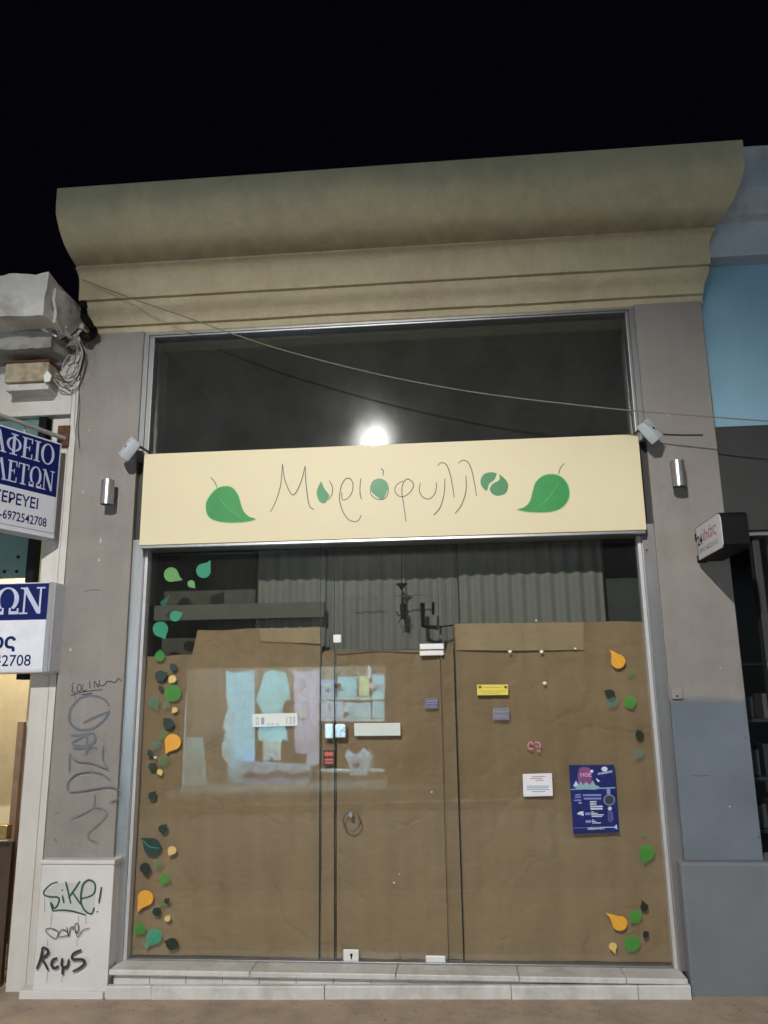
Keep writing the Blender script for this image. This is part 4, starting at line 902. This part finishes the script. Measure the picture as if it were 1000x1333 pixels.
fmap = lambda u, v, l: Vector((u, FY-l, v))
serif('ΤΕΛΕΤΩΝ', X(58, 790, FY), Z(30, 799.5, FY), Z(30, 765, FY)-Z(30, 799.5, FY), 1.12, fmap, fs, m_lt)
text('lettering', 'Χρήστος', lambda s, t: Vector((X(20, 850, FY)-.62+s, FY-.004, Z(10, 850, FY)+t)), m_navy, fs, .14, .62, .03)
text('lettering', '2310.942708', lambda s, t: Vector((X(40, 866, FY)-.54+s, FY-.004, Z(30, 867, FY)+t)), m_navy, fs, .075, .54, .005)

# ================================================================== right neighbour
RX = XR1+.006
rbd = thing('right_building', 'pale blue neighbouring building with dark shop fascia, at the right edge', 'building', (RX+1, 0, gz(RX)))
RY = .04
zf1, zf0 = Z(960, 557, RY), Z(985, 692, RY)
MB().box((RX, RY, zf1), (9, .4, 5.35), .003).build('wall', m_blue, rbd)
# cornice of the blue building
rp = [(-.05, Z(960, 333, -.10)), (.16, Z(960, 333, -.16)), (.16, Z(960, 290, -.16)), (.24, Z(960, 284, -.2)), (.32, Z(985, 245, -.3)), (.36, Z(985, 190, -.36)), (-.05, Z(985, 178, -.36)+.03)]
MB().loft([(RX+.0, -p, z) for p, z in rp], [(9, -p, z) for p, z in rp]).build('cornice', m_lilac, rbd)
MB().box((RX+.002, RY-.05, zf0), (9, .36, zf1-.002), .004).build('fascia_board', m_dkgrey, rbd)
MB().box((RX+.01, RY-.02, zf0-.03), (9, .2, zf0-.002), .002).build('head_trim', m_alu2, rbd)
sh = MB(); 
MB().box((RX+.03, 2.6, -.1), (9, 2.7, 3.2)).build('back_wall', mat('dim_wall', (.05, .055, .06), .9), rbd)
MB().box((RX+.03, .3, 3.1), (9, 2.6, 3.2)).build('ceiling', m_dkgrey, rbd)
MB().box((RX+.25, .12, -.1), (9, .14, zf0-.035)).build('glass_pane', glass('dark_shop_glass', .07, .01), rbd)
MB().box((RX+.20, .08, -.1), (RX+.245, .16, zf0-.035), .003).build('window_post', m_dkgrey, rbd)
MB().box((RX+.32, .14, -.1), (RX+.345, .18, zf0-.035), .003).build('window_post', m_alu2, rbd)
# shop interior: shelves with boxes and jars
rs = thing('display_shelf', 'dark display shelf with boxes behind the glass of the right shop', 'shelf', (2.7, .9, 0))
for z in (.45, .85, 1.2, 1.6, 2.0): MB().box((2.0, .75, z), (4.4, 1.15, z+.025), .003).build('shelf_board', mat('shelf_grey', (.02, .02, .022), .5), rs)
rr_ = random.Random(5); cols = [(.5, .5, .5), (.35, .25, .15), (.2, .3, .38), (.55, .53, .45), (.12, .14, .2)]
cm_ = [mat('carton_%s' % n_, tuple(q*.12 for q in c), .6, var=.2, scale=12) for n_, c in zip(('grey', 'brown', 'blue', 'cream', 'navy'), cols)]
bt = 0
for z in (.475, .875, 1.225, 1.625):
    x = 2.03
    while x < 3.4:
        wd = rr_.uniform(.06, .16); hh = rr_.uniform(.08, .22); i = rr_.randrange(5)
        MB().box((x, .78+rr_.uniform(0, .05), z), (x+wd, 1.0, z+hh), .004).build('stock_box', cm_[i], rs); x += wd+rr_.uniform(.02, .09)
tl = bpy.data.lights.new('shelf_lamp', 'AREA'); tl.shape = 'RECTANGLE'; tl.size = 1.6; tl.size_y = .05; tl.energy = .4; tl.color = (.8, .93, 1)
to = bpy.data.objects.new('shelf_lamp', tl); COL.objects.link(to); to.location = (3.0, .55, 2.6); to.rotation_euler = (math.radians(12), 0, 0)

# ================================================================== inside the shop, seen above the paper
cy_ = .33
m_cur = mat('grey_curtain', (.22, .205, .19), .85, var=.06, scale=3)
def curtain(px0, px1, top, bot, y, label, amp=.014, per=.10):
    x0, x1 = X(px0, 770, y), X(px1, 770, y); b = MB(); n_ = int((x1-x0)/.006); g = []
    for i in range(n_+1):
        x = x0+(x1-x0)*i/n_; d = amp*math.sin(2*math.pi*x/per+.6*math.sin(x*3))
        g.append([b.bm.verts.new((x, y+d*(1-.25*k/5), bot+(top-bot)*k/5)) for k in range(6)])
    for i in range(n_):
        for k in range(5): b.bm.faces.new([g[i][k], g[i+1][k], g[i+1][k+1], g[i][k+1]])
    return tag(b.build('pleated_curtain', m_cur, None, True), label, 'curtain', 'grey pleated curtains inside the shop')
curtain(337, 424, 3.5, 1.6, cy_, 'grey pleated curtain inside the shop, above the left paper')
curtain(424.5, 596, 3.5, 1.6, cy_+.03, 'grey pleated curtain inside the shop, above the door behind the hanging lamp', .012, .09)
curtain(598, 786, 3.5, 1.6, cy_, 'widest grey pleated curtain inside the shop, above the right paper')
def board(name, px0, px1, y, z0, z1, m, label):
    o = MB().box((X(px0, 770, y), y, z0), (X(px1, 770, y), y+.03, z1), .003).build(name, m); tag(o, label, 'board')
board('partition_board', 196, 333, .44, 1.8, 2.9, mat('brown_board', (.085, .07, .055), .7, var=.25, streak=.4), 'dark brown board inside the shop at the upper left corner')
board('partition_board', 790, 835, .42, 1.8, 2.95, mat('charcoal_board', (.045, .046, .045), .7, var=.25), 'dark grey board inside the shop at the upper right corner')
bm_ = MB().box((XL0+.5, .20, Z(300, 806, .2)), (X(422, 790, .2), .24, Z(300, 786, .2)), .003).build('ceiling_beam', mat('beam_grey', (.12, .108, .09), .8), None); tag(bm_, 'horizontal grey beam inside the shop above the left paper', 'beam')
hl_ = thing('hanging_lamp', 'small dark pendant lamp hanging inside above the door', 'lamp', P(522, 745, .2))
y_ = .2
MB().tube([P(523, 722, y_), P(523, 760, y_)], .004, 6).build('cord', m_black, hl_)
MB().tube([P(523, 760, y_), P(523, 764, y_), P(523, 768, y_)], [.045, .02, .008], 12).build('canopy_cup', m_black, hl_)
MB().tube([P(524, 768, y_), P(524, 784, y_), P(525, 788, y_), P(525, 806, y_)], [.006, .008, .024, .018], 10).build('stem', m_black, hl_)
b = MB()
for s in (-1, 1):
    b.tube([P(524, 800, y_), P(524+s*5, 802, y_), P(524+s*8, 796, y_)], .005, 6); b.tube([P(524, 803, y_), P(524+s*4, 808, y_), P(524+s*5, 812, y_)], .004, 6)
b.build('lamp_arm', m_black, hl_)
rl = MB().tube([P(513, 776, .17), P(557, 775, .17)], .004, 6).build('metal_rail', m_steel); tag(rl, 'short thin bright rail inside behind the hanging lamp', 'rail')
rl = MB().tube([P(455, 779, .17), P(496, 777, .17)], .003, 6).build('metal_rail', m_alu); tag(rl, 'dimmer thin rail inside, left of the hanging lamp', 'rail')
rk = thing('display_rack', 'dark metal rack inside the shop beside the hanging lamp', 'rack', P(565, 815, .17))
MB().tube([P(550, 785, .17), P(551, 815, .17), P(569, 817, .17)], .016, 8).build('rack_frame', m_black, rk)
MB().tube([P(564, 784, .17), P(564, 800, .17)], .01, 8).build('rack_hook', m_black, rk)
MB().tube([P(572, 816, .17), P(590, 814, .17)], .006, 6).tube([P(574, 816, .17), P(574, 826, .17)], .006, 6).build('rack_foot', m_black, rk)

# ================================================================== the other side of the street (seen mirrored in the glass)
OD = 11.3; OY = -OD
opp = thing('opposite_building', 'dark low building across the street, mirrored in the shop glass', 'building', (-1, OY, gz(-1)))
m_opp = mat('opposite_wall', (.035, .033, .03), .9, var=.2)
wl, wr = MR(232, 960, OD).x, MR(503, 960, OD).x; wz0, wz1 = MR(366, 1061, OD).z, MR(366, 868, OD).z
b = MB().box((-22, OY-.3, -.3), (wl, OY, 4.0)).box((wr, OY-.3, -.3), (20, OY, 4.0)).box((wl, OY-.3, wz1), (wr, OY, 4.0)).box((wl, OY-.3, -.3), (wr, OY, wz0))
b.build('wall', m_opp, opp)
MB().box((wl-1.1, OY-2.4, -.2), (wr+1.1, OY-2.3, 4.2)).build('display_back', mat('pale_brown_back', (.17, .125, .10), .9, var=.5, scale=1.2), opp)
MB().box((wl, OY-2.2, wz0-.08), (wr, OY-.301, wz0)).build('display_floor', m_white, opp)
MB().box((wl, OY-.05, wz0), (wl+.10, OY+.02, wz1)).build('window_frame', m_white, opp)
DISP = []
def garment(name, pts, col, label, d=1.15, th=.03, cat='clothing'):
    m = mat(name+'_cloth', col, .8, var=.12, scale=5)
    yy = OD+d; q = [MR(x, y, yy) for x, y in pts]
    o = MB().extr(q, (0, -th, 0)).build(name, m); tag(o, label, cat); return o
garment('towel', [(293,873),(302,876),(318,874),(329.5,872),(330,945),(330,1022),(296,1024),(294,975),(289,962),(295,940),(293,905)], (.42, .72, .85), 'long pale blue towel hanging in the shop window across the street')
garment('bath_robe', [(343,875),(352,872),(362,874),(371,876),(376,900),(377,910),(370,912),(366,925),(371,950),(374,965),(366,962),(362,985),(345,985),(343,962),(336,965),(334,955),(341,928),(332,912),(338,892)], (.50, .88, .98), 'white blue robe in the middle of the shop window across the street')
garment('curtain_panel', [(381,872),(390,875),(402,874),(414,871),(414,985),(383,980)], (.38, .28, .36), 'mauve cloth panel in the shop window across the street')
garment('display_banner', [(240,960),(262,960),(266,1010),(269,1056),(231,1056),(236,1000)], (.45, .62, .62), 'pale banner at the left of the shop window across the street', .9)
garment('cot', [(310,992),(318,999),(330,1000),(400,998),(402,1004),(398,1030),(330,1036),(318,1030)], (.30, .40, .78), 'blue quilted cot in the shop window across the street', .8, .35, 'cot')
garment('cushion', [(468,1036),(494,1034),(490,1056),(464,1052)], (.55, .66, .6), 'pale square cushion in the shop window across the street', .8, .1, 'cushion')
garment('toy_bear', [(452,1030),(458,1028),(464,1031),(465,1040),(468,1052),(462,1060),(452,1060),(449,1048),(451,1040)], (.45, .50, .50), 'small grey stuffed toy in the shop window across the street', .8, .15, 'toy')
garment('baby_shirt', [(452,976),(462,984),(472,974),(480,980),(486,985),(480,995),(477,1010),(455,1010),(453,995),(448,985)], (.48, .58, .66), 'small pale shirt in the shop window across the street')
for i, (a, c, q, e_, col) in enumerate(((416,436,884,906,(.45,.45,.65)),(440,463,880,906,(.32,.62,.72)),(467,480,880,906,(.62,.62,.35)),(484,500,877,935,(.38,.58,.66)),(416,446,912,935,(.45,.40,.48)),(448,482,914,935,(.40,.56,.62)))):
    garment('stock_box', [(a,q),(c,q+1),(c,e_),(a,e_)], col, ['lilac box on the upper shelf across the street', 'cyan box on the upper shelf across the street', 'cream box on the upper shelf across the street', 'tall pale blue box at the right end of the shelf across the street', 'wide mauve box on the lower shelf across the street', 'wide blue box on the lower shelf across the street'][i], 1.2, .2, 'box')
for (q, y2) in ((907, 911), (936, 939), (1003, 1006)): 
    o = garment('glass_shelf', [(412,q),(500,q),(500,y2),(412,y2)], (.55, .6, .6), {907: 'upper', 936: 'middle', 1003: 'lowest'}[q]+' shelf in the shop window across the street', 1.18, .3, 'shelf')
rv = random.Random(11)
fr_ = [(293+rv.uniform(-7, 5), 905+k*13+rv.uniform(-3, 3)) for k in range(9)]
garment('lace_trim', [(298, 902)]+fr_+[(300, 1020)], (.50, .62, .66), 'ragged lace trim on the blue towel across the street', 1.05)
garment('small_cap', [(398,985),(406,980),(414,984),(415,994),(406,998),(398,994)], (.60, .55, .62), 'small pale cap in the shop window across the street', 1.0, .08)
garment('leggings', [(341,963),(349,966),(357,964),(364,967),(364,990),(354,990),(352,972),(350,990),(341,990)], (.55, .55, .50), 'cream leggings below the robe across the street', 1.0)
garment('cot_frill', [(309,990),(402,996),(404,1003),(380,1008),(360,1003),(340,1009),(322,1004),(312,1012)], (.60, .72, .95), 'white frill along the cot across the street', .78)
garment('white_board', [(275,1050),(362,1052),(362,1058),(275,1057)], (.62, .66, .62), 'low white board in the shop window across the street', .7)
garment('white_board', [(372,1050),(384,1050),(384,1060),(372,1060)], (.66, .68, .60), 'short pale block at the foot of the display across the street', .7)
for k in range(7):
    cx = 420+rv.uniform(0, 64); cz_ = rv.choice((900, 930, 998))-rv.uniform(2, 5); w_ = rv.uniform(3, 6); h_ = rv.uniform(5, 12)
    garment('folded_cloth', [(cx-w_, cz_), (cx-w_*.8, cz_-h_), (cx+w_*.3, cz_-h_*1.15), (cx+w_, cz_-h_*.7), (cx+w_, cz_)], [(.5,.4,.6),(.4,.5,.42),(.7,.7,.68),(.3,.6,.5),(.65,.4,.45),(.4,.55,.7),(.68,.64,.5)][k], ['lilac', 'grey green', 'pale', 'sea green', 'rosy', 'light blue', 'cream'][k]+' folded baby cloth on a shelf across the street', 1.12, .05)['group'] = 'folded cloths across the street'
al = bpy.data.lights.new('display_tube', 'AREA'); al.shape = 'RECTANGLE'; al.size = wr-wl-.2; al.size_y = .12; al.energy = 1100; al.color = (.62, .92, 1.0)
ao = bpy.data.objects.new('display_tube', al); COL.objects.link(ao); ao.location = ((wl+wr)/2, OY-.40, wz1+.22); ao.rotation_euler = (math.radians(-32), 0, 0)
MB().box((wl+.1, OY-.46, wz1+.30), (wr-.1, OY-.34, wz1+.34)).build('tube_fitting', m_white, opp)
# two unseen light boxes added as soft fill, left and right along the street
for (x0, x1, z0, z1, col, st, lab) in ((-17, -8.6, 1.9, 3.7, (1, .97, .95), 7.0, 'long added fill light box across the street to the left'), (8.2, 15, 1.9, 3.7, (.80, .90, 1), 7.0, 'long added fill light box across the street to the right')):
    t = thing('fill_light_box', lab, 'sign', ((x0+x1)/2, OY, z0), 'added fill light boxes across the street')
    MB().box((x0-.04, OY+.01, z0-.04), (x1+.04, OY+.25, z1+.04)).build('case', m_alu2, t)
    MB().box((x0, OY+.251, z0), (x1, OY+.26, z1)).build('lit_face', emis('lit_acrylic_'+('left' if x0 < 0 else 'right'), col, st), t)
# street lamp that lights the facade
sl = thing('street_lamp', 'street lamp on a tall pole across the street', 'street lamp', (LAMP.x-.6, OY-1.6, gz(0)))
hb = LAMP
MB().tube([(hb.x-.6, OY-1.6, -.1), (hb.x-.6, OY-1.6, hb.z+.5), (hb.x-.5, OY-1.5, hb.z+.62), (hb.x-.1, hb.y-.6, hb.z+.40), (hb.x, hb.y-.25, hb.z+.22)], [.09, .06, .05, .045, .04], 12).build('pole', m_alu2, sl)
MB().box((hb.x-.22, hb.y-.30, hb.z+.17), (hb.x+.22, hb.y+.10, hb.z+.26), .02).build('lamp_head', m_alu2, sl)
MB().box((hb.x-.22, hb.y-.32, hb.z-.18), (hb.x+.22, hb.y-.24, hb.z+.165), .01).build('reflector', m_alu2, sl)
le = MB(); bmesh.ops.create_uvsphere(le.bm, u_segments=24, v_segments=14, radius=.10); bmesh.ops.translate(le.bm, verts=le.bm.verts, vec=(hb.x, hb.y-.10, hb.z))
le.build('lamp_globe', emis('lamp_globe_glow', (1, .97, .92), 120), sl, True)
lamp.location = hb+Vector((0, .08, 0))
